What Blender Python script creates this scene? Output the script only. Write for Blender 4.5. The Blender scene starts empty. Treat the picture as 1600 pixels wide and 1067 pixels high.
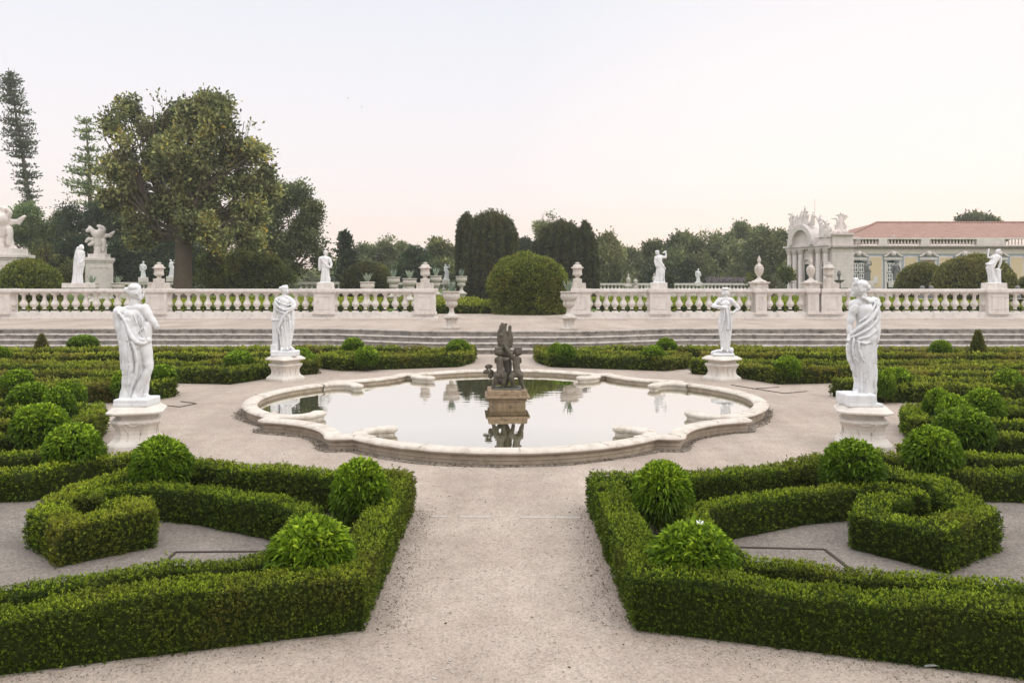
import bpy, math, random
import numpy as np
from mathutils import Vector, Matrix

# ------------------------------------------------------------------ basics
SC = bpy.context.scene
COL = SC.collection
F, CX, CY, H = 1244.0, 792.0, 440.0, 2.6      # focal length (px of a 1600 px frame), vanishing point, eye height
X0 = 0.06
R = np.random.default_rng(7)
PI = math.pi

def G(px, py, z=0.0):
    d = F * (H - z) / (py - CY)
    return (X0 + (px - CX) * d / F, d, z)

def W(px, py, d):
    return (X0 + (px - CX) * d / F, d, H - (py - CY) * d / F)

def link(o, parent=None):
    COL.objects.link(o)
    if parent is not None:
        o.parent = parent
    return o

def tag(o, label=None, cat=None, group=None, kind=None):
    if label: o['label'] = label
    if cat: o['category'] = cat
    if group: o['group'] = group
    if kind: o['kind'] = kind
    return o

def thing(name, label, cat, loc=(0, 0, 0), rz=0.0, group=None):
    o = bpy.data.objects.new(name, None)
    o.empty_display_size = 0.2
    o.location = loc
    o.rotation_euler = (0, 0, rz)
    link(o)
    return tag(o, label, cat, group)

def mesh_data(name, V, Fc, mat, smooth=False, var=None):
    V = np.asarray(V, dtype=np.float32).reshape(-1, 3)
    me = bpy.data.meshes.new(name)
    if isinstance(Fc, np.ndarray):
        n, k = Fc.shape
        me.vertices.add(len(V)); me.vertices.foreach_set('co', V.ravel())
        me.loops.add(n * k); me.loops.foreach_set('vertex_index', Fc.ravel().astype(np.int32))
        me.polygons.add(n)
        me.polygons.foreach_set('loop_start', np.arange(0, n * k, k, dtype=np.int32))
        if smooth:
            me.polygons.foreach_set('use_smooth', np.ones(n, dtype=bool))
        me.update(calc_edges=True)
    else:
        me.from_pydata(V.tolist(), [], Fc)
        if smooth:
            me.polygons.foreach_set('use_smooth', np.ones(len(me.polygons), dtype=bool))
        me.update()
    if var is not None:
        a = me.attributes.new('var', 'FLOAT', 'POINT')
        a.data.foreach_set('value', np.asarray(var, dtype=np.float32))
    if mat is not None:
        for m in (mat if isinstance(mat, (list, tuple)) else [mat]):
            me.materials.append(m)
    return me

def mobj(name, V, Fc, mat, parent=None, smooth=False, var=None):
    return link(bpy.data.objects.new(name, mesh_data(name, V, Fc, mat, smooth, var)), parent)

def bevel(o, w=0.012, seg=2):
    m = o.modifiers.new('bevel', 'BEVEL'); m.width = w; m.segments = seg; m.limit_method = 'ANGLE'; m.angle_limit = math.radians(35)
    return o

def copy_tree(o, parent=None):
    c = o.copy(); link(c, parent)
    for ch in list(o.children):
        copy_tree(ch, c)
    return c

class MB:
    """collects shapes into one mesh"""
    def __init__(s): s.v = []; s.f = []; s.n = 0
    def add(s, V, Fc):
        V = np.asarray(V, float).reshape(-1, 3)
        s.v.append(V); s.f += [tuple(int(i) + s.n for i in f) for f in Fc]; s.n += len(V)
        return s
    def box(s, x0, x1, y0, y1, z0, z1, taper=0.0):
        t = taper
        V = [(x0, y0, z0), (x1, y0, z0), (x1, y1, z0), (x0, y1, z0), (x0 + t, y0 + t, z1), (x1 - t, y0 + t, z1), (x1 - t, y1 - t, z1), (x0 + t, y1 - t, z1)]
        return s.add(V, [(3, 2, 1, 0), (4, 5, 6, 7), (0, 1, 5, 4), (1, 2, 6, 5), (2, 3, 7, 6), (3, 0, 4, 7)])
    def lathe(s, prof, n=16, c=(0, 0, 0), plan=None, flute=None):
        """prof [(r,z)]; plan: unit outline points instead of a circle"""
        if plan is None:
            a = np.linspace(0, 2 * PI, n, endpoint=False)
            plan = np.c_[np.cos(a), np.sin(a)]
        plan = np.asarray(plan); n = len(plan)
        V = []
        for r, z in prof:
            q = plan * r
            V.append(np.c_[q[:, 0] + c[0], q[:, 1] + c[1], np.full(n, z + c[2])])
        m = len(prof); Fc = []
        for i in range(m - 1):
            for j in range(n):
                k = (j + 1) % n
                Fc.append((i * n + j, i * n + k, (i + 1) * n + k, (i + 1) * n + j))
        Fc.append(tuple(range(n))[::-1]); Fc.append(tuple((m - 1) * n + j for j in range(n)))
        return s.add(np.vstack(V), Fc)
    def tube(s, P, rad, n=8, cap=True):
        P = np.asarray(P, float); m = len(P)
        rad = np.broadcast_to(np.asarray(rad, float), (m,))
        T = np.gradient(P, axis=0); T /= np.linalg.norm(T, axis=1)[:, None] + 1e-9
        ref = np.array([0, 0, 1.0]) if abs(T[:, 2]).mean() < 0.8 else np.array([1.0, 0, 0])
        A = np.cross(T, ref); A /= np.linalg.norm(A, axis=1)[:, None] + 1e-9
        B = np.cross(T, A)
        a = np.linspace(0, 2 * PI, n, endpoint=False)
        V = (P[:, None, :] + rad[:, None, None] * (np.cos(a)[None, :, None] * A[:, None, :] + np.sin(a)[None, :, None] * B[:, None, :])).reshape(-1, 3)
        Fc = [(i * n + j, i * n + (j + 1) % n, (i + 1) * n + (j + 1) % n, (i + 1) * n + j) for i in range(m - 1) for j in range(n)]
        if cap:
            Fc += [tuple(range(n))[::-1], tuple((m - 1) * n + j for j in range(n))]
        return s.add(V, Fc)
    def prism(s, poly, z0, z1):
        n = len(poly)
        V = [(x, y, z0) for x, y in poly] + [(x, y, z1) for x, y in poly]
        return s.add(V, [tuple(range(n))[::-1], tuple(range(n, 2 * n))] + [(i, (i + 1) % n, n + (i + 1) % n, n + i) for i in range(n)])
    def xform(s, M):
        M = np.array(M)
        s.v = [v @ M[:3, :3].T + M[:3, 3] for v in s.v]
        return s
    def obj(s, name, mat, parent=None, smooth=False, bev=0.0):
        o = mobj(name, np.vstack(s.v), s.f, mat, parent, smooth)
        if smooth and bev == 0:
            m = o.modifiers.new('split', 'EDGE_SPLIT'); m.split_angle = math.radians(38)
        if bev: bevel(o, bev)
        return o

# ------------------------------------------------------------------ noise
_T = np.random.default_rng(3).random(4096)
def vnoise(P, f=1.0, seed=0):
    Q = np.asarray(P, float) * f + seed * 17.31
    I = np.floor(Q).astype(np.int64); u = Q - I; u = u * u * (3 - 2 * u)
    def h(a, b, c): return _T[(a * 73856093 ^ b * 19349663 ^ c * 83492791) & 4095]
    r = 0
    for dx in (0, 1):
        for dy in (0, 1):
            for dz in (0, 1):
                w = (u[:, 0] if dx else 1 - u[:, 0]) * (u[:, 1] if dy else 1 - u[:, 1]) * (u[:, 2] if dz else 1 - u[:, 2])
                r = r + w * h(I[:, 0] + dx, I[:, 1] + dy, I[:, 2] + dz)
    return r

def unit(v): return v / (np.linalg.norm(v, axis=-1, keepdims=True) + 1e-9)

# ------------------------------------------------------------------ materials
class NT:
    def __init__(s, name):
        s.m = bpy.data.materials.new(name); s.m.use_nodes = True
        s.t = s.m.node_tree; s.n = s.t.nodes; s.b = s.n['Principled BSDF']
    def new(s, typ, **kw):
        nd = s.n.new(typ)
        for k, v in kw.items():
            if k.startswith('i_'): nd.inputs[k[2:].replace('_', ' ')].default_value = v
            else: setattr(nd, k, v)
        return nd
    def l(s, a, b): s.t.links.new(a, b)
    def coord(s, scale=1.0, kind='Object'):
        tc = s.new('ShaderNodeTexCoord'); mp = s.new('ShaderNodeMapping')
        mp.inputs['Scale'].default_value = (scale,) * 3 if not isinstance(scale, tuple) else scale
        s.l(tc.outputs[kind], mp.inputs['Vector']); return mp.outputs['Vector']
    def noise(s, scale, detail=4, rough=0.6, vec=None, kind='Object'):
        nd = s.new('ShaderNodeTexNoise'); nd.inputs['Scale'].default_value = scale
        nd.inputs['Detail'].default_value = detail; nd.inputs['Roughness'].default_value = rough
        s.l(vec if vec is not None else s.coord(1.0, kind), nd.inputs['Vector']); return nd.outputs['Fac']
    def ramp(s, fac, stops):
        r = s.new('ShaderNodeValToRGB'); e = r.color_ramp.elements
        while len(e) < len(stops): e.new(0.5)
        for el, (p, c) in zip(e, stops):
            el.position = p; el.color = (*c, 1) if len(c) == 3 else c
        s.l(fac, r.inputs['Fac']); return r.outputs['Color']
    def mix(s, a, b, fac, mode='MIX'):
        m = s.new('ShaderNodeMix', data_type='RGBA', blend_type=mode)
        for v, i in ((fac, 0), (a, 6), (b, 7)):
            if hasattr(v, 'links'): s.l(v, m.inputs[i])
            else: m.inputs[i].default_value = v if i == 0 else (*v, 1)
        return m.outputs[2]
    def bump(s, height, strength=0.3, dist=0.01):
        b = s.new('ShaderNodeBump'); b.inputs['Strength'].default_value = strength; b.inputs['Distance'].default_value = dist
        s.l(height, b.inputs['Height']); s.l(b.outputs['Normal'], s.b.inputs['Normal']); return b
    def base(s, c): 
        if hasattr(c, 'links'): s.l(c, s.b.inputs['Base Color'])
        else: s.b.inputs['Base Color'].default_value = (*c, 1)
    def rough(s, r, spec=0.3):
        s.b.inputs['Roughness'].default_value = r; s.b.inputs['Specular IOR Level'].default_value = spec

def stone(name, c, c2, dirt=(0.2, 0.17, 0.13), dirt_amt=0.5, scale=1.0, lo=0.52, hi=0.72, bump=0.25, rough=0.75):
    n = NT(name)
    a = n.ramp(n.noise(2.2 * scale, 6, 0.65), [(0.3, c), (0.7, c2)])
    d = n.ramp(n.noise(5.0 * scale, 8, 0.72), [(lo, (0, 0, 0)), (hi, (1, 1, 1))])
    v = n.coord((9 * scale, 9 * scale, 1.2 * scale))
    streak = n.ramp(n.noise(1.0, 5, 0.6, v), [(0.5, (0, 0, 0)), (0.75, (1, 1, 1))])
    m1 = n.new('ShaderNodeMath', operation='MULTIPLY'); n.l(d, m1.inputs[0]); m1.inputs[1].default_value = dirt_amt
    m2 = n.new('ShaderNodeMath', operation='MULTIPLY'); n.l(streak, m2.inputs[0]); m2.inputs[1].default_value = dirt_amt * 0.6
    m3 = n.new('ShaderNodeMath', operation='MAXIMUM'); n.l(m1.outputs[0], m3.inputs[0]); n.l(m2.outputs[0], m3.inputs[1])
    n.base(n.mix(a, dirt, m3.outputs[0])); n.rough(rough, 0.25)
    n.bump(n.noise(70 * scale, 5, 0.7), bump, 0.01)
    return n.m

def foliage(name, dark, mid, light, brown=None, brown_amt=0.5, patch=1.2, rough=0.55, trans=0.3, world=True):
    n = NT(name)
    at = n.new('ShaderNodeAttribute', attribute_name='var')
    c = n.ramp(at.outputs['Fac'], [(0.0, dark), (0.55, mid), (1.0, light)])
    kind = 'Object'
    if world:
        g = n.new('ShaderNodeNewGeometry'); vec = g.outputs['Position']
    else:
        vec = n.coord(1.0)
    if brown is not None:
        f = n.ramp(n.noise(patch, 4, 0.6, vec), [(0.48, (0, 0, 0)), (0.68, (brown_amt,) * 3)])
        c = n.mix(c, brown, f)
    f2 = n.ramp(n.noise(patch * 2.7, 3, 0.6, vec), [(0.3, (0.72,) * 3), (0.7, (1.22,) * 3)])
    c = n.mix(c, f2, 1.0, 'MULTIPLY')
    oi = n.new('ShaderNodeObjectInfo'); c = n.mix(c, n.ramp(oi.outputs['Random'], [(0, (.80, .82, .8)), (1, (1.2, 1.12, 1.0))]), 1.0, 'MULTIPLY')
    n.base(c); n.rough(rough, 0.16)
    tr = n.new('ShaderNodeBsdfTranslucent'); n.l(c, tr.inputs['Color'])
    mx = n.new('ShaderNodeMixShader'); mx.inputs[0].default_value = trans
    out = n.n['Material Output']
    n.l(n.b.outputs[0], mx.inputs[1]); n.l(tr.outputs[0], mx.inputs[2]); n.l(mx.outputs[0], out.inputs['Surface'])
    return n.m

def plain(name, c, rough=0.6, spec=0.3, metal=0.0, var=0.15, scale=6.0, bump=0.0):
    n = NT(name)
    c2 = tuple(max(0, v * (1 - var)) for v in c); c1 = tuple(min(1, v * (1 + var)) for v in c)
    n.base(n.ramp(n.noise(scale, 5, 0.65), [(0.3, c2), (0.7, c1)])); n.rough(rough, spec); n.b.inputs['Metallic'].default_value = metal
    if bump: n.bump(n.noise(scale * 12, 4, 0.6), bump, 0.01)
    return n.m

M = {}
M['marble'] = stone('white_marble', (0.74, 0.74, 0.74), (0.64, 0.64, 0.645), (0.34, 0.33, 0.31), 0.5, 1.6, 0.54, 0.76, 0.12, 0.6)
M['pedestal'] = stone('pedestal_limestone', (0.66, 0.61, 0.55), (0.58, 0.53, 0.47), (0.34, 0.28, 0.21), 0.42, 1.0, 0.52, 0.75, 0.2)
M['limestone'] = stone('balustrade_limestone', (0.72, 0.67, 0.625), (0.63, 0.58, 0.535), (0.22, 0.20, 0.18), 0.55, 0.7, 0.52, 0.74, 0.2)
M['urn'] = stone('urn_limestone', (0.62, 0.58, 0.53), (0.5, 0.45, 0.4), (0.25, 0.18, 0.12), 0.65, 1.0, 0.5, 0.7, 0.25)
M['basin'] = stone('basin_limestone', (0.62, 0.56, 0.49), (0.53, 0.47, 0.405), (0.22, 0.165, 0.105), 0.6, 0.9, 0.48, 0.68, 0.35)
M['basinwall'] = stone('stained_basin_wall', (0.48, 0.395, 0.305), (0.38, 0.305, 0.23), (0.15, 0.11, 0.075), 0.6, 1.1, 0.48, 0.66, 0.35)
M['plinthstone'] = stone('fountain_plinth_stone', (0.33, 0.235, 0.15), (0.25, 0.175, 0.11), (0.07, 0.058, 0.04), 0.8, 2.2, 0.48, 0.66, 0.3)
M['step'] = stone('weathered_step_stone', (0.52, 0.465, 0.415), (0.37, 0.34, 0.31), (0.085, 0.08, 0.073), 0.8, 0.9, 0.45, 0.66, 0.3)
M['palace'] = stone('palace_stone', (0.72, 0.65, 0.61), (0.62, 0.56, 0.53), (0.25, 0.23, 0.21), 0.5, 0.35, 0.5, 0.74, 0.1)
M['bronze'] = stone('weathered_lead', (0.115, 0.098, 0.075), (0.07, 0.06, 0.046), (0.2, 0.18, 0.14), 0.5, 3.0, 0.5, 0.72, 0.2, 0.55)
M['iron'] = plain('rusty_iron', (0.05, 0.035, 0.028), 0.8)
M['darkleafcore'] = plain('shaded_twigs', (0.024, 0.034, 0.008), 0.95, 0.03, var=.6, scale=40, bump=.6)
M['stem'] = plain('stem_bark', (0.10, 0.075, 0.05), 0.9, 0.1, bump=0.4)
M['bark'] = stone('tree_bark', (0.12, 0.095, 0.07), (0.07, 0.055, 0.042), (0.09, 0.075, 0.02), 0.5, 0.5, 0.5, 0.7, 0.8, 0.95)
M['soil'] = plain('dark_soil', (0.035, 0.026, 0.02), 0.95, 0.1, bump=0.5)
M['white'] = plain('white_scrap', (0.8, 0.8, 0.8), 0.6)
M['box_leaf'] = foliage('boxwood_leaves', (0.022, 0.044, 0.004), (0.088, 0.148, 0.010), (0.33, 0.42, 0.028), (0.19, 0.13, 0.035), 0.38, 1.1)
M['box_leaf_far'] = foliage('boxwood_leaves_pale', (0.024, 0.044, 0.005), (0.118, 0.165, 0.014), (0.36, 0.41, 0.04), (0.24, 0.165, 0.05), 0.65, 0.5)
M['lime_leaf'] = foliage('lime_box_leaves', (0.09, 0.14, 0.012), (0.22, 0.29, 0.02), (0.38, 0.44, 0.04), None)
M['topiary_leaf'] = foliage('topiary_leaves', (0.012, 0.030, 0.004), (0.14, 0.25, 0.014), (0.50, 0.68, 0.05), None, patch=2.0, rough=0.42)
M['clip_leaf'] = foliage('clipped_bush_leaves', (0.03, 0.048, 0.010), (0.10, 0.14, 0.024), (0.27, 0.31, 0.05), (0.2, 0.14, 0.03), 0.5, 0.5)
M['dome_leaf'] = foliage('pale_clipped_leaves', (0.035, 0.046, 0.016), (0.115, 0.13, 0.036), (0.28, 0.29, 0.08), (0.14, 0.11, 0.045), 0.6, 0.35)
M['yew_leaf'] = foliage('yew_needles', (0.014, 0.021, 0.009), (0.048, 0.062, 0.024), (0.12, 0.135, 0.05), (0.10, 0.075, 0.03), 0.5, 0.5)
M['magnolia_leaf'] = foliage('magnolia_leaves', (0.04, 0.055, 0.024), (0.19, 0.23, 0.095), (0.50, 0.54, 0.22), (0.30, 0.22, 0.05), 0.2, 1.1, 0.5, 0.3)
nt_ = M['magnolia_leaf'].node_tree
for nd in nt_.nodes:
    if nd.type == 'VALTORGB' and nd.inputs[0].is_linked and nd.inputs[0].links[0].from_node.type == 'ATTRIBUTE':
        e_ = nd.color_ramp.elements; e_[2].position = .955; q_ = e_.new(1.0); q_.color = (.52, .40, .07, 1)
M['oak_leaf'] = foliage('broadleaf_leaves', (0.05, 0.073, 0.03), (0.15, 0.185, 0.075), (0.33, 0.36, 0.14), (0.19, 0.15, 0.05), 0.4, 0.2)
M['dark_leaf'] = foliage('dark_tree_leaves', (0.018, 0.036, 0.018), (0.05, 0.085, 0.038), (0.11, 0.15, 0.06), None, 0.5, 0.2)
M['pine_leaf'] = foliage('pale_pine_leaves', (0.07, 0.11, 0.045), (0.20, 0.28, 0.11), (0.38, 0.46, 0.19), None, 0.5, 0.2)
M['willow_leaf'] = foliage('willow_leaves', (0.10, 0.125, 0.06), (0.21, 0.245, 0.11), (0.38, 0.41, 0.19), (0.22, 0.20, 0.08), 0.5, 0.1)
M['norfolk_leaf'] = foliage('norfolk_pine_needles', (0.05, 0.075, 0.045), (0.09, 0.12, 0.075), (0.15, 0.18, 0.11), None, 0.5, 0.2)
M['agave'] = foliage('agave_leaves', (0.22, 0.30, 0.24), (0.30, 0.38, 0.30), (0.42, 0.48, 0.38), None, 0.5, 0.5, 0.5, 0.1)
M['lavender'] = foliage('lavender_flowers', (0.10, 0.11, 0.07), (0.17, 0.15, 0.17), (0.3, 0.25, 0.33), None)

def gravel():
    n = NT('pale_gravel')
    g = n.new('ShaderNodeNewGeometry'); P = g.outputs['Position']
    big = n.ramp(n.noise(0.55, 5, 0.6, P), [(0.32, (0.36, 0.30, 0.253)), (0.68, (0.445, 0.38, 0.327))])
    med = n.ramp(n.noise(3.2, 6, 0.7, P), [(0.36, (0.90, 0.885, 0.87)), (0.62, (1.03, 1.025, 1.02))])
    c = n.mix(big, med, 1.0, 'MULTIPLY')
    vo = n.new('ShaderNodeTexVoronoi'); vo.inputs['Scale'].default_value = 60; n.l(P, vo.inputs['Vector'])
    sp = n.ramp(vo.outputs['Color'], [(0.0, (0.66, 0.64, 0.62)), (0.45, (1, 1, 1)), (1.0, (1.22, 1.2, 1.18))])
    c = n.mix(c, sp, 0.8, 'MULTIPLY')
    vo2 = n.new('ShaderNodeTexVoronoi'); vo2.inputs['Scale'].default_value = 130; n.l(P, vo2.inputs['Vector'])
    fine = n.ramp(vo2.outputs['Color'], [(0.0, (0.72,) * 3), (0.5, (1,) * 3), (1.0, (1.25,) * 3)])
    c = n.mix(c, fine, 0.6, 'MULTIPLY')
    spot = n.ramp(n.noise(22, 3, 0.6, P), [(0.30, (0.55, 0.52, 0.50)), (0.40, (1, 1, 1))])
    c = n.mix(c, spot, 0.6, 'MULTIPLY')
    mpw = n.new('ShaderNodeMapping'); mpw.inputs['Scale'].default_value = (1.1, .22, 1); n.l(P, mpw.inputs['Vector'])
    worn = n.ramp(n.noise(1.0, 4, .6, mpw.outputs['Vector']), [(.3, (.86, .85, .84)), (.7, (1.08, 1.075, 1.07))])
    c = n.mix(c, worn, 1.0, 'MULTIPLY')
    n.base(c); n.rough(0.92, 0.15)
    ad = n.new('ShaderNodeMath', operation='ADD'); n.l(n.noise(90, 4, 0.7, P), ad.inputs[0]); n.l(vo.outputs['Distance'], ad.inputs[1])
    n.bump(ad.outputs[0], 0.55, 0.012)
    return n.m
M['gravel'] = gravel()
def dust(name, c, c2):
    n = NT(name); g = n.new('ShaderNodeNewGeometry'); P = g.outputs['Position']
    a = n.ramp(n.noise(1.3, 6, 0.7, P), [(0.3, c), (0.7, c2)])
    vo = n.new('ShaderNodeTexVoronoi'); vo.inputs['Scale'].default_value = 55; n.l(P, vo.inputs['Vector'])
    sp = n.ramp(vo.outputs['Color'], [(0.0, (0.6,) * 3), (0.5, (1,) * 3), (1.0, (1.35,) * 3)])
    n.base(n.mix(a, sp, 0.9, 'MULTIPLY')); n.rough(0.95, 0.1); n.bump(n.noise(70, 4, 0.7, P), 0.6, 0.012)
    return n.m
M['earth'] = dust('garden_earth', (0.17, 0.145, 0.125), (0.25, 0.218, 0.19))
M['earthdark'] = dust('damp_earth', (0.15, 0.12, 0.092), (0.29, 0.245, 0.205))
M['edgedirt_shade'] = dust('hedge_foot_dirt_shade', (0.235, 0.198, 0.168), (0.36, 0.31, 0.27))  # one tone for both dirt and shade at the hedge foot
M['lawn'] = dust('lawn_green', (0.055, 0.09, 0.012), (0.09, 0.125, 0.02))

def water():
    n = NT('pond_water')
    n.base((0.15, 0.145, 0.06)); n.rough(0.0, 0.0)
    g = n.new('ShaderNodeNewGeometry')
    mp = n.new('ShaderNodeMapping'); mp.inputs['Scale'].default_value = (0.8, 2.6, 1); n.l(g.outputs['Position'], mp.inputs['Vector'])
    b = n.bump(n.noise(1.6, 3, 0.5, mp.outputs['Vector']), 0.10, 0.012)
    gl = n.new('ShaderNodeBsdfGlossy'); gl.inputs['Roughness'].default_value = 0.0; n.l(b.outputs[0], gl.inputs['Normal']); gl.inputs['Color'].default_value = (.96, .95, .93, 1)
    fr = n.new('ShaderNodeFresnel'); fr.inputs['IOR'].default_value = 1.4
    mr = n.new('ShaderNodeMapRange'); n.l(fr.outputs[0], mr.inputs['Value']); mr.inputs['From Max'].default_value = .36; mr.inputs['To Min'].default_value = .06; mr.inputs['To Max'].default_value = .93
    mx = n.new('ShaderNodeMixShader'); n.l(mr.outputs[0], mx.inputs[0]); n.l(n.b.outputs[0], mx.inputs[1]); n.l(gl.outputs[0], mx.inputs[2])
    n.l(mx.outputs[0], n.n['Material Output'].inputs['Surface'])
    return n.m
M['water'] = water()

# ------------------------------------------------------------------ clay sculpting: signed distances + surface nets
class Clay:
    def __init__(s, lo, hi, h):
        s.h = h; s.lo = np.array(lo, float)
        n = np.ceil((np.array(hi) - s.lo) / h).astype(int) + 1
        s.ax = [s.lo[i] + h * np.arange(n[i]) for i in range(3)]
        s.D = np.full(n, 1.0, dtype=np.float32)
    def sub(s, lo, hi):
        sl = []
        for i in range(3):
            a = np.searchsorted(s.ax[i], lo[i]); b = np.searchsorted(s.ax[i], hi[i])
            sl.append(slice(max(a, 0), max(b, a)))
        X = s.ax[0][sl[0]][:, None, None]; Y = s.ax[1][sl[1]][None, :, None]; Z = s.ax[2][sl[2]][None, None, :]
        return tuple(sl), X, Y, Z
    def put(s, sl, d, k, cut=False):
        a = s.D[sl]
        if a.size == 0: return
        if cut: d = -d; hh = np.maximum(k - np.abs(a - d), 0) / k; s.D[sl] = np.maximum(a, d) + hh * hh * k / 4
        else: hh = np.maximum(k - np.abs(a - d), 0) / k; s.D[sl] = np.minimum(a, d) + hh * hh * k / 4
    def cone(s, p, q, r0, r1=None, k=0.03, cut=False):
        r1 = r0 if r1 is None else r1
        p = np.array(p, float); q = np.array(q, float); m = max(r0, r1) + k + 3 * s.h
        sl, X, Y, Z = s.sub(np.minimum(p, q) - m, np.maximum(p, q) + m)
        ab = q - p; L = ab @ ab + 1e-9
        t = np.clip(((X - p[0]) * ab[0] + (Y - p[1]) * ab[1] + (Z - p[2]) * ab[2]) / L, 0, 1)
        d = np.sqrt((X - p[0] - t * ab[0]) ** 2 + (Y - p[1] - t * ab[1]) ** 2 + (Z - p[2] - t * ab[2]) ** 2) - (r0 + t * (r1 - r0))
        s.put(sl, d, k, cut)
    def chain(s, pts, k=0.03, cut=False):
        for a, b in zip(pts[:-1], pts[1:]):
            s.cone(a[:3], b[:3], a[3], b[3], k, cut)
    def ell(s, c, r, k=0.03, rot=0.0, cut=False):
        r = np.array(r if hasattr(r, '__len__') else (r, r, r), float); c = np.array(c, float)
        m = max(r) + k + 3 * s.h
        sl, X, Y, Z = s.sub(c - m, c + m)
        x = X - c[0]; y = Y - c[1]; z = Z - c[2]
        if rot:   # tilt in the x-z plane
            cr, sr = math.cos(rot), math.sin(rot); x, z = x * cr + z * sr, -x * sr + z * cr
        e = np.sqrt((x / r[0]) ** 2 + (y / r[1]) ** 2 + (z / r[2]) ** 2)
        g = np.sqrt((x / r[0] ** 2) ** 2 + (y / r[1] ** 2) ** 2 + (z / r[2] ** 2) ** 2) + 1e-6
        s.put(sl, e * (e - 1) / g, k, cut)
    def box(s, c, hs, rd=0.02, k=0.02, rz=0.0):
        c = np.array(c, float); hs = np.array(hs, float); m = np.linalg.norm(hs) + k + 3 * s.h
        sl, X, Y, Z = s.sub(c - m, c + m)
        x = X - c[0]; y = Y - c[1]
        if rz: cr, sr = math.cos(rz), math.sin(rz); x, y = x * cr + y * sr, -x * sr + y * cr
        qx = np.abs(x) - hs[0] + rd; qy = np.abs(y) - hs[1] + rd; qz = np.abs(Z - c[2]) - hs[2] + rd
        d = np.sqrt(np.maximum(qx, 0) ** 2 + np.maximum(qy, 0) ** 2 + np.maximum(qz, 0) ** 2) + np.minimum(np.maximum(qx, np.maximum(qy, qz)), 0) - rd
        s.put(sl, d, k)
    def skirt(s, rows, nf=9, amp=0.08, twist=0.0, ph=0.0, k=0.03):
        """rows [(x,y,z,rx,ry)] bottom to top: pleated cloth round a moving axis"""
        rows = sorted(rows, key=lambda q: q[2]); A = np.array(rows, float)
        m = A[:, 3:].max() * 1.2 + k + 3 * s.h
        lo = A[:, :3].min(0) - (m, m, 3 * s.h + k); hi = A[:, :3].max(0) + (m, m, 3 * s.h + k)
        sl, X, Y, Z = s.sub(lo, hi)
        z = Z[0, 0]
        f = lambda j: np.interp(z, A[:, 2], A[:, j])[None, None, :]
        x = X - f(0); y = Y - f(1); rx = f(3); ry = f(4)
        th = np.arctan2(y / ry, x / rx)
        w = np.clip((A[-1, 2] - Z) / (A[-1, 2] - A[0, 2]), 0.15, 1)
        rho = np.sqrt((x / rx) ** 2 + (y / ry) ** 2)
        pl = np.sin(nf * th + twist * Z + ph + 0.7 * np.sin(2 * th + 3 * Z)) + 0.4 * np.sin((nf * 2 + 1) * th + twist * 1.7 * Z)
        d = (rho - 1 - amp * w * pl) * np.minimum(rx, ry) * 0.9
        d = np.maximum(d, np.maximum(A[0, 2] - Z, Z - A[-1, 2]))
        s.put(sl, d, k)
    def mesh(s):
        D = s.D; S = D < 0
        c = sum(S[i:S.shape[0] - 1 + i, j:S.shape[1] - 1 + j, l:S.shape[2] - 1 + l].astype(np.int8) for i in (0, 1) for j in (0, 1) for l in (0, 1))
        idx = np.argwhere((c > 0) & (c < 8))
        cn = [(i, j, l) for i in (0, 1) for j in (0, 1) for l in (0, 1)]
        vals = np.stack([D[idx[:, 0] + a, idx[:, 1] + b, idx[:, 2] + e] for a, b, e in cn], 1)
        acc = np.zeros((len(idx), 3)); cnt = np.zeros(len(idx))
        for i in range(8):
            for j in range(i + 1, 8):
                if sum(abs(a - b) for a, b in zip(cn[i], cn[j])) != 1: continue
                va, vb = vals[:, i], vals[:, j]; cr = (va < 0) != (vb < 0)
                t = np.where(cr, va / np.where(cr, va - vb, 1), 0)
                p = np.array(cn[i])[None] + t[:, None] * (np.array(cn[j]) - np.array(cn[i]))[None]
                acc[cr] += p[cr]; cnt[cr] += 1
        V = (idx + acc / cnt[:, None]) * s.h + s.lo
        ID = np.full(np.array(D.shape) - 1, -1, dtype=np.int64); ID[tuple(idx.T)] = np.arange(len(idx))
        Q = []
        for ax in range(3):
            o1, o2 = [(1, 2), (2, 0), (0, 1)][ax]
            A = np.take(S, range(D.shape[ax] - 1), ax); B = np.take(S, range(1, D.shape[ax]), ax)
            e = np.argwhere(A != B); e = e[(e[:, o1] > 0) & (e[:, o2] > 0) & (e[:, o1] < D.shape[o1] - 1) & (e[:, o2] < D.shape[o2] - 1)]
            u = np.zeros(3, int); u[o1] = 1; v = np.zeros(3, int); v[o2] = 1
            q = np.stack([ID[tuple((e - u - v).T)], ID[tuple((e - v).T)], ID[tuple(e.T)], ID[tuple((e - u).T)]], 1)
            ins = A[tuple(e.T)]
            q[~ins] = q[~ins][:, ::-1]
            Q.append(q)
        Q = np.vstack(Q); Q = Q[(Q >= 0).all(1)]
        return V, Q
    def obj(s, name, mat, parent=None, smooth=1):
        V, Q = s.mesh()
        for _ in range(smooth):      # a light laplacian pass takes the grid out of the surface
            acc = np.zeros_like(V); cnt = np.zeros(len(V))
            for i in range(4):
                a, b = Q[:, i], Q[:, (i + 1) % 4]
                np.add.at(acc, a, V[b]); np.add.at(cnt, a, 1)
            V = 0.6 * V + 0.4 * acc / np.maximum(cnt, 1)[:, None]
        return mobj(name, V, Q, mat, parent, True)
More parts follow.
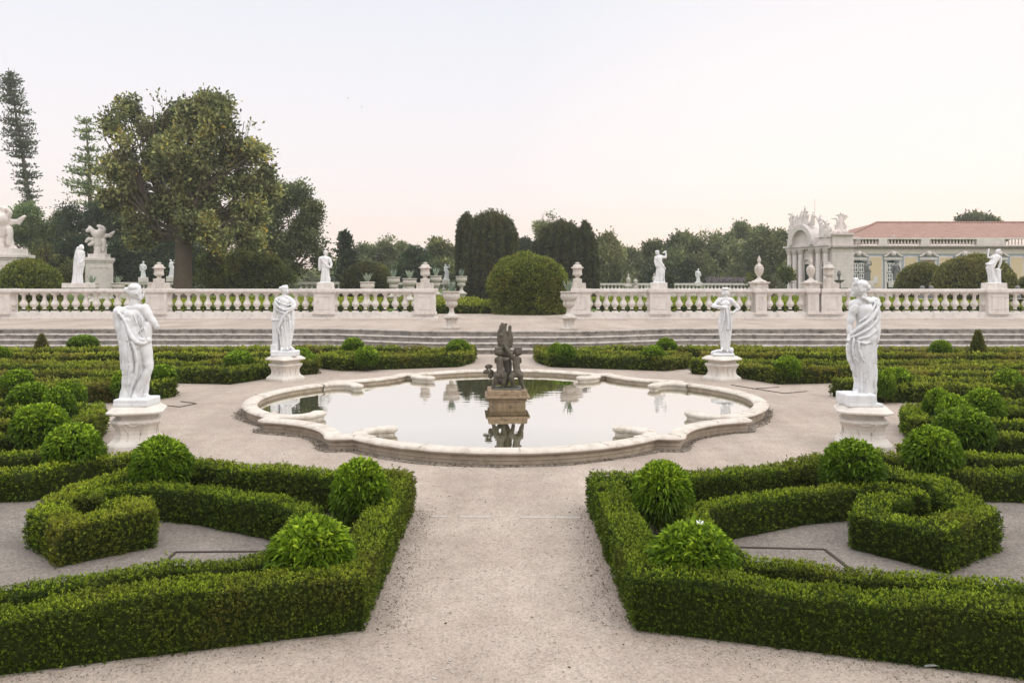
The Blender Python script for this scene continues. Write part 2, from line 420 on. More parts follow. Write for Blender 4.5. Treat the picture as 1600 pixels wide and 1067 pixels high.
# ------------------------------------------------------------------ leaves
def kites(P, A, L, Wd, rng, droop=0.0):
    """one four-cornered leaf per point: P base, A direction, L length, Wd width"""
    n = len(P); r = unit(rng.normal(size=(n, 3)))
    S = unit(np.cross(A, r)); L = np.broadcast_to(L, n)[:, None]; Wd = np.broadcast_to(Wd, n)[:, None]
    mid = P + A * L * 0.5
    tip = P + A * L; tip[:, 2] -= droop * L[:, 0]
    V = np.stack([P, mid + S * Wd * 0.5, tip, mid - S * Wd * 0.5], 1).reshape(-1, 3)
    Fc = np.arange(4 * n).reshape(n, 4)
    return V, Fc

def sprigs(P, N, up, L, Wd, m, rng, stem=1.2, tip=0.2):
    """m leaves round a short shoot at each point"""
    n = len(P)
    ax = unit(N * (1 - up) + np.array([0, 0, up]) + rng.normal(0, 0.28, (n, 3)))
    a = unit(np.cross(ax, rng.normal(size=(n, 3)))); b = np.cross(ax, a)
    Vs, Fs, vs = [], [], []
    base = rng.random(n)
    for k in range(m):
        t = (k + 0.3) / m; ang = k * 2.4 + rng.random(n) * 0.6
        rad = a * np.cos(ang)[:, None] + b * np.sin(ang)[:, None]
        p = P + ax * (stem * L * (t - 0.35))[:, None] if hasattr(L, '__len__') else P + ax * (stem * L * (t - 0.35))
        d = unit(ax * (0.35 + 0.7 * t) + rad * (1.0 - 0.55 * t))
        s = rng.uniform(0.75, 1.2, n)
        V, Fc = kites(p, d, L * s, Wd * s, rng)
        Fs.append(Fc + sum(len(q) for q in Vs)); Vs.append(V)
        vs.append(np.repeat(np.clip(base * 0.55 + t * 0.35 + rng.normal(0, 0.1, n) + tip * (t > 0.6), 0, 1), 4))
    return np.vstack(Vs), np.vstack(Fs), np.concatenate(vs)

def join(parts):
    V, Fc, v, k = [], [], [], 0
    for a, b, c in parts:
        V.append(a); Fc.append(b + k); v.append(c); k += len(a)
    return np.vstack(V), np.vstack(Fc), np.concatenate(v)

# ------------------------------------------------------------------ hedges
def resample(pts, step):
    pts = np.array(pts, float); out = [pts[0]]
    for a, b in zip(pts[:-1], pts[1:]):
        n = max(1, int(round(np.linalg.norm(b - a) / step)))
        for i in range(1, n + 1): out.append(a + (b - a) * i / n)
    return np.array(out)

HEDGES = []
def hedge(pts, w, h, label, z0=0.0, mat='box_leaf', group='low box hedges of the lower parterre', leaf=None, dens=1.0, closed=False, cat='hedge', name='box_hedge', m=5):
    rng = np.random.default_rng(len(HEDGES) + 11)
    pts = np.array(pts, float)
    ctrl = pts.copy()
    P = resample(pts, 0.22)
    n = len(P)
    T = np.zeros_like(P); T[1:-1] = P[2:] - P[:-2]; T[0] = P[1] - P[0]; T[-1] = P[-1] - P[-2]
    T = unit(T)
    # mitre: widen at corners
    Nn = np.c_[-T[:, 1], T[:, 0]]
    seg = unit(P[1:] - P[:-1])
    cosa = np.ones(n); cosa[1:-1] = np.clip((T[1:-1] * seg[1:]).sum(1), 0.52, 1)
    P3 = np.c_[P, np.zeros(n)]
    wl = w / 2 / cosa * (1 + 0.13 * (vnoise(P3, 1.3, 1) - 0.5) + 0.10 * (vnoise(P3, 4.0, 4) - 0.5))
    wr = w / 2 / cosa * (1 + 0.13 * (vnoise(P3, 1.3, 2) - 0.5) + 0.10 * (vnoise(P3, 4.0, 5) - 0.5))
    hh = h * (1 + 0.18 * (vnoise(P3, 0.9, 3) - 0.5) + 0.18 * (vnoise(P3, 3.0, 6) - 0.5))
    prof = [(-0.93, 0.0), (-1.0, 0.35), (-1.0, 0.8), (-0.86, 0.97), (-0.4, 1.0), (0.4, 1.0), (0.86, 0.97), (1.0, 0.8), (1.0, 0.35), (0.93, 0.0)]
    m_ = len(prof)
    V = np.zeros((n, m_, 3))
    for j, (a, b) in enumerate(prof):
        off = np.where(a < 0, a * wr, a * wl)
        V[:, j, :2] = P + Nn * off[:, None]
        V[:, j, 2] = z0 + hh * b
    # core: the same loft pulled in
    cen = np.c_[P, np.full(n, z0 + h * 0.45)]
    Vc = cen[:, None, :] + (V - cen[:, None, :]) * np.array([0.80, 0.80, 0.86]); Vc[:, 0, 2] = z0 - 0.01; Vc[:, -1, 2] = z0 - 0.01
    Vc[0, :, :2] += T[0] * 0.04; Vc[-1, :, :2] -= T[-1] * 0.04
    Fc = [(i * m_ + j, (i + 1) * m_ + j, (i + 1) * m_ + j + 1, i * m_ + j + 1) for i in range(n - 1) for j in range(m_ - 1)]
    Fc += [tuple(range(m_)), tuple((n - 1) * m_ + j for j in range(m_))[::-1]]
    # leaf sample points on the loft
    A = V[:-1, :-1]; B = V[1:, :-1]; Cc = V[1:, 1:]; D = V[:-1, 1:]
    area = np.linalg.norm(np.cross(B - A, D - A), axis=2)
    dist = np.clip(np.linalg.norm((A[:, 0, :2] + D[:, 0, :2]) / 2, axis=1), 5.0, None)
    sc = 0.86 * np.clip(dist / 6.5, 0.9, 6.0) ** 0.8 if leaf is None else np.full(n - 1, leaf / 0.027)
    dn = 1300 * dens / sc ** 2 * np.where(dist < 11, 1.35, 1.0)
    cnt = rng.poisson(area * dn[:, None])
    I, J = np.nonzero(cnt); rep = cnt[I, J]
    I = np.repeat(I, rep); J = np.repeat(J, rep)
    u = rng.random(len(I))[:, None]; v = rng.random(len(I))[:, None]
    Q = (A[I, J] * (1 - u) + B[I, J] * u) * (1 - v) + (D[I, J] * (1 - u) + Cc[I, J] * u) * v
    Nrm = unit(np.cross(B - A, D - A))[I, J]
    S = sc[I]
    # ends
    for e, t in ((0, -1), (n - 1, 1)):
        ne = int(w * h * dn[0 if e == 0 else -1])
        q = V[e, 0] + (V[e, -1] - V[e, 0]) * rng.random(ne)[:, None]; q[:, 2] = z0 + hh[e] * rng.random(ne)
        Q = np.vstack([Q, q]); Nrm = np.vstack([Nrm, np.tile([*(T[e] * t), 0], (ne, 1))]); S = np.concatenate([S, np.full(ne, sc[0 if e == 0 else -1])])
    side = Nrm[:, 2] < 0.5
    Q = Q - Nrm * np.where(side, rng.random(len(Q)) * 0.055, rng.random(len(Q)) ** 1.5 * 0.04)[:, None] * np.sqrt(S)[:, None]
    kp = (vnoise(Q, 2.6, 12) > np.where(side, .06, .08)) & (~side | (rng.random(len(Q)) < 0.97))
    Q, Nrm, S, side = Q[kp], Nrm[kp], S[kp], side[kp]
    stray = ((rng.random(len(Q)) < 0.10) & ~side)[:, None] * np.abs(rng.normal(0, 0.022, (len(Q), 1))) + (~side * 0.05 * np.clip(vnoise(Q, 5.0, 8) - .55, 0, 1))[:, None]
    Q += np.array([0, 0, 1.0]) * stray * np.sqrt(S)[:, None]
    Q[:, 2] = np.maximum(Q[:, 2], z0 + 0.01)
    LV, LF, lv = sprigs(Q, Nrm, 0.45, 0.027 * S * np.where(S < 1.35, .86, 1.0), 0.0145 * S * np.where(S < 1.35, .88, 1.0), m, rng)
    lv = np.clip(lv + np.tile(np.repeat(np.where(side, -0.20, 0.10), 4), m), 0, 1)      # top light and side shade painted into leaf colour, along with fresh and old growth
    root = thing(name, label, cat, (0, 0, 0), 0, group)
    mobj('twig_mass', Vc.reshape(-1, 3), Fc, M['darkleafcore'], root)
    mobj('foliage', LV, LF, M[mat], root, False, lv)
    HEDGES.append(root)
    return root

# right-hand shapes; the left half of the parterre mirrors them
HL = {
 'outline': ([(5.6, 4.72), (3.45, 5.36), (1.17, 6.05), (1.17, 7.5), (1.17, 8.95), (2.2, 9.15), (3.2, 9.5), (4.05, 9.95)], .38, .40),
 'vee': ([(5.6, 5.1), (3.84, 5.74), (2.0, 6.5), (1.84, 6.85), (1.88, 7.8), (2.3, 8.12), (3.2, 8.6), (4.05, 8.85), (4.4, 8.62), (4.32, 8.3)], .28, .36),
 'scroll': ([(4.45, 9.6), (4.85, 8.9), (4.78, 8.2), (4.66, 7.75), (4.0, 7.28), (3.6, 7.75), (3.8, 8.08), (4.12, 8.18)], .37, .37),
 'r7': ([(4.75, 10.6), (5.2, 10.1), (5.65, 9.55), (6.6, 9.45), (8.8, 9.2)], .38, .34),
 'r5': ([(5.55, 11.15), (6.3, 10.6), (7.5, 10.45), (10, 10.2)], .34, .31),
 'r6': ([(6.75, 12.2), (7.5, 11.85), (10.5, 11.5)], .34, .31),
 'corner': ([(6.75, 12.75), (6.95, 13.5), (7.35, 14.25), (8.5, 14.1), (12, 13.7)], .40, .36),
 'r8': ([(7.45, 13.2), (8.4, 13.0), (11.5, 12.5)], .32, .31),
 'r8b': ([(8.6, 15.0), (10.0, 14.9), (13, 14.6)], .34, .36),
 'm1': ([(7.6, 18.15), (7.95, 17.35), (9.5, 17.2), (16, 16.7)], .5, .36),
 'm2': ([(8.2, 18.55), (10.5, 18.4), (16, 18.0)], .5, .33),
 'm3': ([(9.6, 19.75), (12, 19.6), (17, 19.3)], .5, .35),
 'q1': ([(5.35, 22.6), (6.4, 21.8), (7.05, 20.35), (8.2, 20.55), (12, 21.1), (18, 20.9)], .5, .36),
 'q2': ([(5.6, 23.7), (6.9, 22.8), (9, 22.4), (18, 22.5)], .5, .33),
 'q3': ([(6.2, 25.0), (10, 24.6), (20, 24.5)], .5, .35),
 'q4': ([(6.2, 26.7), (12, 26.5), (22, 26.5)], .6, .34),
 'c1': ([(1.25, 27.2), (1.25, 25.4), (1.55, 24.4), (4.6, 23.35), (5.2, 23.8), (5.6, 24.8)], .5, .36),
 'c2': ([(2.0, 26.1), (4.8, 25.1), (5.5, 25.7)], .45, .32),
 'c3': ([(1.4, 27.5), (5.5, 27.9), (9, 28.0)], .5, .28),
}
HT = {
 'outline': 'box hedge edging the gravel path nearest the camera, on the {s} side',
 'vee': 'narrow box hedge bent in a V behind two topiary balls, {s} front bed',
 'scroll': 'box hedge coiled into a scroll with a dark hole in its middle, {s} front bed',
 'r7': 'box hedge just beyond the coiled scroll hedge, {s} side',
 'r5': 'box hedge behind the two largest topiary domes next to the front pedestal, {s} side',
 'r6': 'short box hedge ending at the path corner opposite the front pedestal, {s} side',
 'corner': 'box hedge turning a sharp corner just past the front statue, {s} side',
 'r8': 'inner box hedge running behind the cluster of three topiary domes, {s} side',
 'r8b': 'box hedge row behind the lone low dome at the frame edge, {s} side',
 'm1': 'broad box hedge whose blunt end faces the pond, beside the front statue, {s} side',
 'm2': 'brownish box hedge row second from the pond end, {s} side',
 'm3': 'dark box hedge row in the middle of the {s} side beds',
 'q1': 'box hedge with a pointed corner passing behind the far pedestal, {s} side',
 'q2': 'box hedge row right behind the pointed corner hedge at the far pedestal, {s} side',
 'q3': 'box hedge row midway between far pedestal and steps, {s} side',
 'q4': 'long box hedge row along the foot of the stone steps, {s} side',
 'c1': 'box hedge bordering the bed between pond and steps, {s} of the bronze fountain',
 'c2': 'inner box hedge in the bed between pond and steps, {s} of the bronze fountain',
 'c3': 'box hedge at the foot of the curved steps, {s} of the bronze fountain',
}
for key, (pts, w, h) in HL.items():
    for s, word in ((1, 'right'), (-1, 'left')):
        if key == 'scroll' and s < 0: pts = [(4.35, 9.6), (4.62, 8.9), (4.58, 8.25), (4.52, 7.9), (4.0, 7.45), (3.58, 7.82), (3.72, 8.12), (4.0, 8.22)]
        q = [(x * s, y) for x, y in pts]
        far = pts[0][1] > 14.5
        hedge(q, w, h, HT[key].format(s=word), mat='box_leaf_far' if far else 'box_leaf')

# beds behind the balustrade (upper garden, z = .74)
ZT = 0.74
UPH = 'low lime green hedges of the upper garden'
for i, (y, x0, x1, h, wd) in enumerate([(46.6, -6.3, -0.75, .5, .9), (50.5, -6.0, -1.0, .5, .9), (55, -7, -1.2, .5, .9), (61, -8, -2, .5, 1.2), (69, -9, -4, .5, 1.4)]):
    hedge([(x0, y), ((x0 + x1) / 2, y + .1), (x1, y)], wd, h, ['front lime hedge seen through the gap beside the big clipped drum bush', 'second lime hedge row seen through the gap left of the drum bush', 'third lime hedge row seen through the gap left of the drum bush',
          'fourth lime hedge row seen through the gap left of the drum bush', 'farthest lime hedge row in the gap, at the foot of the dark yew'][i], ZT, 'box_leaf_far', UPH, leaf=.16, dens=1.2)
for i, y in enumerate([45.5, 49.5, 54.5, 62]):
    hedge([(5.8, y), (15, y + .1), (30, y)], 1.0, .55, ['nearest', 'second', 'third', 'farthest'][i] + ' lime hedge row behind the balustrade right of the opening', ZT, 'lime_leaf', UPH, leaf=.16, dens=1.0)
    hedge([(-7.5, y + .7), (-15, y + .8), (-29, y + .7)], 1.0, .5, ['nearest', 'second', 'third', 'farthest'][i] + ' lime hedge row behind the balustrade left of the opening', ZT, 'lime_leaf', UPH, leaf=.16, dens=1.0)

# ------------------------------------------------------------------ topiary bushes
def bush_mesh(seed, n, L, Wd, stemmed, parts):
    """unit bush: about 1 wide, top at z = 1 (of its own height); returns mesh datas (foliage, core, stem)"""
    rng = np.random.default_rng(seed)
    P = unit(rng.normal(size=(n, 3))); P = P[P[:, 2] > -0.75]
    nz = vnoise(P, 2.2, seed)
    r = 0.41 * (0.93 + 0.10 * nz + .06 * vnoise(P, 6.0, seed)) + rng.normal(0, 0.012, len(P))
    inner = rng.random(len(P)) < 0.3
    r = np.where(inner, r * 0.86, r)
    c = np.array([0, 0, 0.54])
    Q = P * r[:, None] * np.array([1.06, 1.06, 0.94]) + c
    ax = unit(P * .9 + np.array([0, 0, 0.30]) + rng.normal(0, 0.5, P.shape))
    Vs = []
    for k in range(3):
        a = unit(ax + rng.normal(0, 0.6, ax.shape)); s = rng.uniform(0.6, 1.35, len(P))
        V, Fc = kites(Q, a, L * s, Wd * s, rng, 0.25)
        v = np.clip(0.12 + 0.6 * np.clip(P[:, 2] + 0.3, 0, 1) * rng.random(len(P)) + 0.3 * rng.random(len(P)) - 0.3 * inner, 0, 1)  # lit top, shaded underside and inside painted into the leaf colour
        Vs.append((V, Fc, np.repeat(v, 4)))
    V, Fc, v = join(Vs)
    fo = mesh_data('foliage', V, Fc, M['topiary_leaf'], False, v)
    mb = MB(); a = np.linspace(-1.2, PI / 2 - 0.05, 9)
    mb.lathe([(0.38 * math.cos(t), 0.54 + 0.34 * math.sin(t)) for t in a], 14)
    co = mesh_data('twig_mass', np.vstack(mb.v), mb.f, M['darkleafcore'])
    mb = MB()
    for i in range(5 if stemmed else 2):
        an = i * 2.1 + seed
        mb.tube([(0.03 * math.cos(an), 0.03 * math.sin(an), -0.05), (0.06 * math.cos(an), 0.06 * math.sin(an), 0.15), (0.2 * math.cos(an), 0.2 * math.sin(an), 0.42)], [0.028, 0.022, 0.012], 6)
    st = mesh_data('stem', np.vstack(mb.v), mb.f, M['stem'])
    return fo, co, st

BNEAR = [bush_mesh(s, 3200, 0.098, 0.027, True, 0) for s in (1, 2, 3)]
BMID = [bush_mesh(s, 2600, 0.085, 0.032, False, 0) for s in (4, 5)]
BFAR = [bush_mesh(s, 1700, 0.09, 0.042, False, 0) for s in (6, 7)]
BUSHES = [
 (1035, 720, 92, 'topiary ball in the corner of the right path hedge nearer the pond'),
 (1083, 826, 120, 'large topiary dome with one small white blossom on top'),
 (1331, 686, 86, 'topiary ball standing just in front of the right front pedestal'),
 (1457, 666, 84, 'topiary dome next outward from the ball in front of the right front pedestal'),
 (1505, 635, 82, 'wide topiary dome second from the right front pedestal going away'),
 (1538, 606, 60, 'rightmost dome of the cluster of three beyond the wide right domes'),
 (1490, 615, 50, 'low middle dome of the cluster of three on the right'),
 (1466, 606, 42, 'leftmost dome of the cluster of three on the right'),
 (1575, 576, 42, 'lone low dome at the right edge in the middle beds'),
 (1402, 573, 44, 'small dome just right of the right front statue legs'),
 (1384, 578, 30, 'smallest dome touching the right front statue outline'),
 (1231, 555, 40, 'topiary ball on the hedge right of the far right pedestal'),
 (1020, 539, 36, 'lower of two topiary balls left of the far right pedestal'),
 (1041, 527, 31, 'upper topiary ball by the steps left of the far right pedestal'),
 (884, 537, 30, 'front ball of the touching pair right of the bronze fountain'),
 (869, 535, 26, 'rear ball of the touching pair right of the bronze fountain'),
 (1470, 531, 32, 'topiary ball by the steps next to the right clipped cone'),
 (562, 716, 82, 'topiary ball on a bare stem in the left path hedge corner nearer the pond'),
 (487, 822, 124, 'large topiary dome in the corner of the path hedge, nearest left'),
 (252, 683, 86, 'topiary ball standing just in front of the left front pedestal'),
 (115, 661, 86, 'topiary dome next outward from the ball in front of the left front pedestal'),
 (63, 630, 80, 'wide topiary dome third from the left front pedestal'),
 (46, 597, 58, 'left dome of the cluster of three beyond the wide left domes'),
 (109, 594, 48, 'tall rear dome of the cluster of three on the left'),
 (92, 605, 48, 'low front dome of the cluster of three on the left'),
 (27, 576, 50, 'lone low dome at the left edge in the middle beds'),
 (252, 569, 44, 'small dome just right of the left front statue legs'),
 (193, 577, 34, 'dome half hidden behind the left front statue'),
 (373, 547, 46, 'topiary ball on the hedge left of the far left pedestal'),
 (552, 527, 32, 'upper topiary ball by the steps right of the far left pedestal'),
 (573, 541, 38, 'lower topiary ball right of the far left pedestal'),
 (716, 530, 38, 'topiary ball at the path end left of the bronze fountain'),
 (130, 523, 42, 'topiary ball by the steps next to the left clipped cone'),
 (2, 541, 30, 'topiary ball cut by the left edge of the photo below the steps'),
 (471, 543, 34, 'pale topiary ball right behind the far left statue'),
 (486, 552, 24, 'small dull ball beside the pale ball behind the far left statue'),
]
for i, (px, yt, w, label) in enumerate(BUSHES):
    ztop = 0.80 if yt > 600 else 0.72
    d = F * (H - ztop) / (yt - CY)
    d = min(d, 29.0)
    if 465 < px < 490: d = 23.4 if px < 480 else 22.9
    dia = w * d / F
    ht = max(0.5, min(H - (yt - CY) * d / F, 1.0)) * 1.0
    if yt > 820: d, ht, dia = (6.3, 0.70, 0.64) if px > 800 else (6.35, 0.72, 0.66)
    src = (BNEAR[i % 3] if d < 9.5 else BMID[i % 2] if d < 13.5 else BFAR[i % 2])
    x = X0 + (px - CX) * d / F
    o = thing('topiary_bush', label, 'bush', (x, d, 0), i * 1.3, 'round topiary bushes in the lower parterre')
    sc_ = dia / 0.96 * (.96 + .08 * ((i * 7) % 5) / 4)
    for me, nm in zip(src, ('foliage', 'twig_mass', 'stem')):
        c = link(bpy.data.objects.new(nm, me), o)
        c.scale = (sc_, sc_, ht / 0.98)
    if i == 1:
        mb = MB()
        for k in range(6):
            a = k * 1.05; mb.tube([(0, 0, 0), (.016 * math.cos(a), .016 * math.sin(a), .012), (.03 * math.cos(a), .03 * math.sin(a), .03)], [.006, .014, .004], 6)
        b = mb.obj('blossom', M['white'], o, True); b.location = (0.0, -0.05, ht * 0.97)

def cone_bush(px, ybot, ytop, label, brown):
    x, d, _ = G(px, ybot); ht = (ybot - ytop) * d / F
    rng = np.random.default_rng(int(px)); n = 1500
    t = rng.random(n) ** 1.3; a = rng.random(n) * 2 * PI; r = 0.27 * (1 - t) ** 0.8 * rng.uniform(.8, 1.1, n)
    Q = np.c_[r * np.cos(a), r * np.sin(a), 0.03 + t * ht]; N = np.c_[np.cos(a), np.sin(a), np.full(n, .5)]
    V, Fc, v = sprigs(Q, unit(N), .4, .07, .03, 4, rng)
    o = thing('cone_shrub', label, 'shrub', (x, d, 0), 0, 'small clipped cones before the steps')
    mobj('foliage', V, Fc, M['dome_leaf' if brown else 'clip_leaf'], o, False, v)
    mb = MB(); mb.lathe([(.23, 0), (.2, ht * .3), (.1, ht * .65), (.01, ht * .95)], 10); mb.obj('twig_mass', M['darkleafcore'], o)
cone_bush(65, 560, 526, 'thin brownish clipped cone by the left steps', True)
cone_bush(1528, 565, 520, 'dark green clipped cone by the right steps', False)

# ------------------------------------------------------------------ ground
def yedge(x):            # top edge of the steps in plan: a flat bow towards the pond in the middle
    t = np.clip((7.2 - abs(x)) / 5.0, 0, 1); t = t * t * (3 - 2 * t)
    return 31.35 - 1.65 * t
xs = np.r_[-1500, -60, np.linspace(-24, 24, 97), 60, 1500]
def sheet(name, rows, mat, z):
    """rows: list of y arrays over xs"""
    V = []; n = len(xs)
    for ys in rows: V += [(x, y, z) for x, y in zip(xs, ys)]
    Fc = [(i * n + j, i * n + j + 1, (i + 1) * n + j + 1, (i + 1) * n + j) for i in range(len(rows) - 1) for j in range(n - 1)]
    return tag(mobj(name, V, Fc, mat), kind='structure')
ye = np.array([yedge(x) for x in xs])
sheet('gravel_ground', [np.full(len(xs), -60.0), np.full(len(xs), 5.0), np.full(len(xs), 15.0), ye + 0.3], M['gravel'], 0.0)
sheet('terrace_gravel', [ye - 0.01, ye + 4, np.full(len(xs), 44.0), np.full(len(xs), 1600.0)], M['gravel'], ZT)
sheet('lawn', [np.full(len(xs), 45.9), np.full(len(xs), 60.0), np.full(len(xs), 1500.0)], M['lawn'], ZT + 0.006)
# bare earth under the planted beds
def bed(poly, z=0.004):
    me = MB(); me.add([(x, y, z) for x, y in poly], [tuple(range(len(poly)))])
    return tag(me.obj('bed_earth', M['soil']), kind='structure')
for s in (1, -1):
    q = lambda p: [(x * s, y) for x, y in p][::s]
    bed(q([(1.17, 6.05), (1.95, 6.35), (2.0, 8.2), (3.2, 8.7), (4.3, 9.0), (4.1, 9.9), (3.2, 9.5), (2.2, 9.15), (1.17, 8.95)]))
    bed(q([(1.5, 5.95), (5.6, 4.75), (5.6, 5.2), (2.0, 6.5)]), .0045)
    bed(q([(4.9, 10.6), (5.6, 9.7), (10, 9.3), (10, 11.5), (6.8, 12.2), (5.5, 11.1)]))
    bed(q([(6.8, 12.8), (7.35, 14.2), (12, 13.8), (13, 11.8), (7, 12.3)]))
    bed(q([(7.7, 18.1), (8, 17.4), (17, 16.8), (17, 20), (9, 19.8)]))
    bed(q([(5.4, 22.6), (7.1, 20.5), (18, 21), (18, 27), (6, 27)]))
    bed(q([(1.3, 27.2), (1.3, 25.4), (1.6, 24.5), (4.6, 23.4), (5.4, 24), (5.6, 27.6)]))

# scattered small stones
rng = np.random.default_rng(5)
mb = MB()
for i in range(1500):
    y = 4.6 + 9 * rng.random() ** 1.8; x = rng.uniform(-1, 1) * min(0.9 + 0.0 * y, 3) if rng.random() < .6 else rng.uniform(-.7, .7) * y
    r = rng.uniform(.004, .012); c = np.array([x, y, r * .4])
    V = unit(rng.normal(size=(6, 3)) * .35 + np.array([[1, 0, 0], [-1, 0, 0], [0, 1, 0], [0, -1, 0], [0, 0, 1], [0, 0, -1]])) * r * [1, 1, .7] + c
    mb.add(V, [(0, 2, 4), (2, 1, 4), (1, 3, 4), (3, 0, 4), (2, 0, 5), (1, 2, 5), (3, 1, 5), (0, 3, 5)])
tag(mb.obj('pebbles', stone('pebble_stone', (.5, .46, .42), (.3, .27, .25))), kind='stuff')

# flush kerb stones across the path
mb = MB()
for xa, xb in ((-.77, -.60), (-.46, -.29), (-.285, -.12), (.20, .41), (.415, .58), (.60, .87)):
    mb.box(xa, xb, 8.76 - .03 * xa, 8.83 - .03 * xa, -.05, .004)
tag(mb.obj('path_kerb', stone('kerb_stone', (.44, .39, .35), (.36, .32, .28), (.3, .26, .22), .7, 3)), kind='structure')

def cover(pts, label):
    o = thing('access_cover', label, 'drain cover', (0, 0, 0), 0, 'flush iron framed covers in the gravel')
    P = [np.array([*p, 0.008]) for p in pts]
    mb = MB()
    for a, b in zip(P[:-1], P[1:]):
        t = unit(b - a); nrm = np.array([-t[1], t[0], 0]) * 0.016
        q = [a - nrm, b - nrm, b + nrm, a + nrm]
        mb.prism([(v[0], v[1]) for v in q], -.02, .012)
    mb.obj('frame', M['iron'], o)
    return o
cover([(2.25, 7.0), (2.3, 7.78), (3.14, 7.72), (3.16, 7.1)], 'rusty cover frame in the gravel of the right front bed')
cover([(-3.1, 7.15), (-3.12, 7.64), (-2.3, 7.66), (-2.2, 7.0)], 'rusty cover frame in the gravel of the left front bed')
cover([(5.7, 20.0), (6.5, 18.5), (7.16, 18.85)], 'dark L shaped cover frame near the far right pedestal')
cover([(6.0, 19.3), (6.76, 19.6)], 'single dark cover bar near the far right pedestal')
cover([(-7.2, 16.75), (-6.72, 16.5), (-6.55, 16.95), (-7.0, 17.25)], 'small dark cover frame behind the left front pedestal')
mb = MB(); x, y, _ = G(1458, 1043); mb.add([(x - .07, y, .012), (x, y - .03, .03), (x + .06, y, .012), (x, y + .035, .022)], [(0, 1, 3), (1, 2, 3)])
so = mb.obj('paper_scrap', M['white']); m_ = so.modifiers.new('s', 'SOLIDIFY'); m_.thickness = .002
tag(so, 'crumpled white paper scrap on the gravel below the right hedge', 'litter')

# ------------------------------------------------------------------ steps
n = len(xs)
st = thing('stone_steps', 'wide weathered grey steps bowed out in the middle below the terrace', 'steps', (0, 30, 0))
RS = ZT / 4
for k in range(4):
    zt = ZT - RS * k - (0.002 if k else -0.003)
    f = ye - 0.40 * k
    V, Fc = [], []
    # front profile from back-top to foot: a rounded nosing over a recessed riser
    prof = [(0.62 if k else 0.35, zt), (0.02, zt), (-0.005, zt - .012), (-0.012, zt - .03), (-0.005, zt - .048), (0.075, zt - .062), (0.085, zt - RS - .03)]
    m_ = len(prof)
    for dy, z in prof: V += [(x, y + dy, z) for x, y in zip(xs, f)]
    Fc = [(i * n + j, (i + 1) * n + j, (i + 1) * n + j + 1, i * n + j + 1) for i in range(m_ - 1) for j in range(n - 1)]
    V = np.array(V); V[:, 1] -= 30
    o = mobj('step', V, Fc, M['step'], st, True)
    mo = o.modifiers.new('split', 'EDGE_SPLIT'); mo.split_angle = math.radians(50)

# ------------------------------------------------------------------ basin
BC = np.array([0.03, 16.55])
def arc(c, r, a0, a1, n): 
    a = np.radians(np.linspace(a0, a1, n)); return [(c[0] + r * math.cos(t), c[1] + r * math.sin(t)) for t in a]
Rl, cl = 3.17, 2.13
def quarter():
    """south lobe's right half, its ledge, and the concave diagonal up to the middle of the east lobe"""
    p = []
    a_end = math.degrees(math.atan2(-4.26 + cl, 2.35))
    p += arc((0, -cl), Rl, -90, a_end, 16)
    p += [(2.42, -4.27), (2.68, -4.30), (2.76, -4.25)]
    c = 4.55; r = math.hypot(2.78 - c, -4.25 + c)
    a0 = math.degrees(math.atan2(-4.18 + c, 2.80 - c)); a1 = math.degrees(math.atan2(-2.80 + c, 4.18 - c))
    p += arc((c, -c), math.hypot(2.80 - c, -4.18 + c), a0, a1, 14)
    p += [(4.25, -2.76), (4.30, -2.68), (4.27, -2.42)]
    p += arc((cl, 0), Rl, -math.degrees(math.atan2(2.35, 4.26 - cl)), 0, 16)
    return p
q = quarter()[:-1]
ring = []
for k in range(4):
    c, s = math.cos(k * PI / 2), math.sin(k * PI / 2)
    ring += [(x * c - y * s, x * s + y * c) for x, y in q]
ring = np.array(ring)
d_ = np.linalg.norm(ring - np.roll(ring, 1, 0), axis=1); ring = ring[d_ > 0.02]

def sweep_closed(P, prof):
    n = len(P); t1 = unit(P - np.roll(P, 1, 0)); t2 = unit(np.roll(P, -1, 0) - P); T = unit(t1 + t2)
    N = np.c_[-T[:, 1], T[:, 0]]                        # inward for an anticlockwise ring
    cs = np.clip((T * t2).sum(1), 0.6, 1)
    V = []
    for off, z in prof:
        V.append(np.c_[P + N * (off / cs)[:, None], np.full(n, z)])
    m = len(prof)
    Fc = [(i * n + j, i * n + (j + 1) % n, (i + 1) * n + (j + 1) % n, (i + 1) * n + j) for i in range(m - 1) for j in range(n)]
    return np.vstack(V), Fc
basin = thing('fountain_basin', 'low quatrefoil stone pond basin with scrolled inner arms, full of still water', 'pond basin', (BC[0], BC[1], 0))
zc = 0.21
V, Fc = sweep_closed(ring, [(.075, -.05), (.075, .05), (.06, .06), (.08, .12), (.085, .135)])
w1 = mobj('outer_wall', V, Fc, M['basinwall'], basin, True)
V, Fc = sweep_closed(ring, [(.075, .132), (.02, .138), (-.005, .152), (-.012, .172), (0.0, .195), (.035, zc), (.14, zc + .003), (.235, zc), (.27, .195), (.282, .172), (.275, .15), (.25, .138), (.23, .13)])
cp = mobj('coping', V, Fc, M['basin'], basin, True)
V, Fc = sweep_closed(ring, [(.23, .135), (.235, .09), (.25, .07), (.255, -.3)])
mobj('inner_wall', V, Fc, M['basinwall'], basin, True)
for o in list(basin.children):
    mo = o.modifiers.new('split', 'EDGE_SPLIT'); mo.split_angle = math.radians(45)
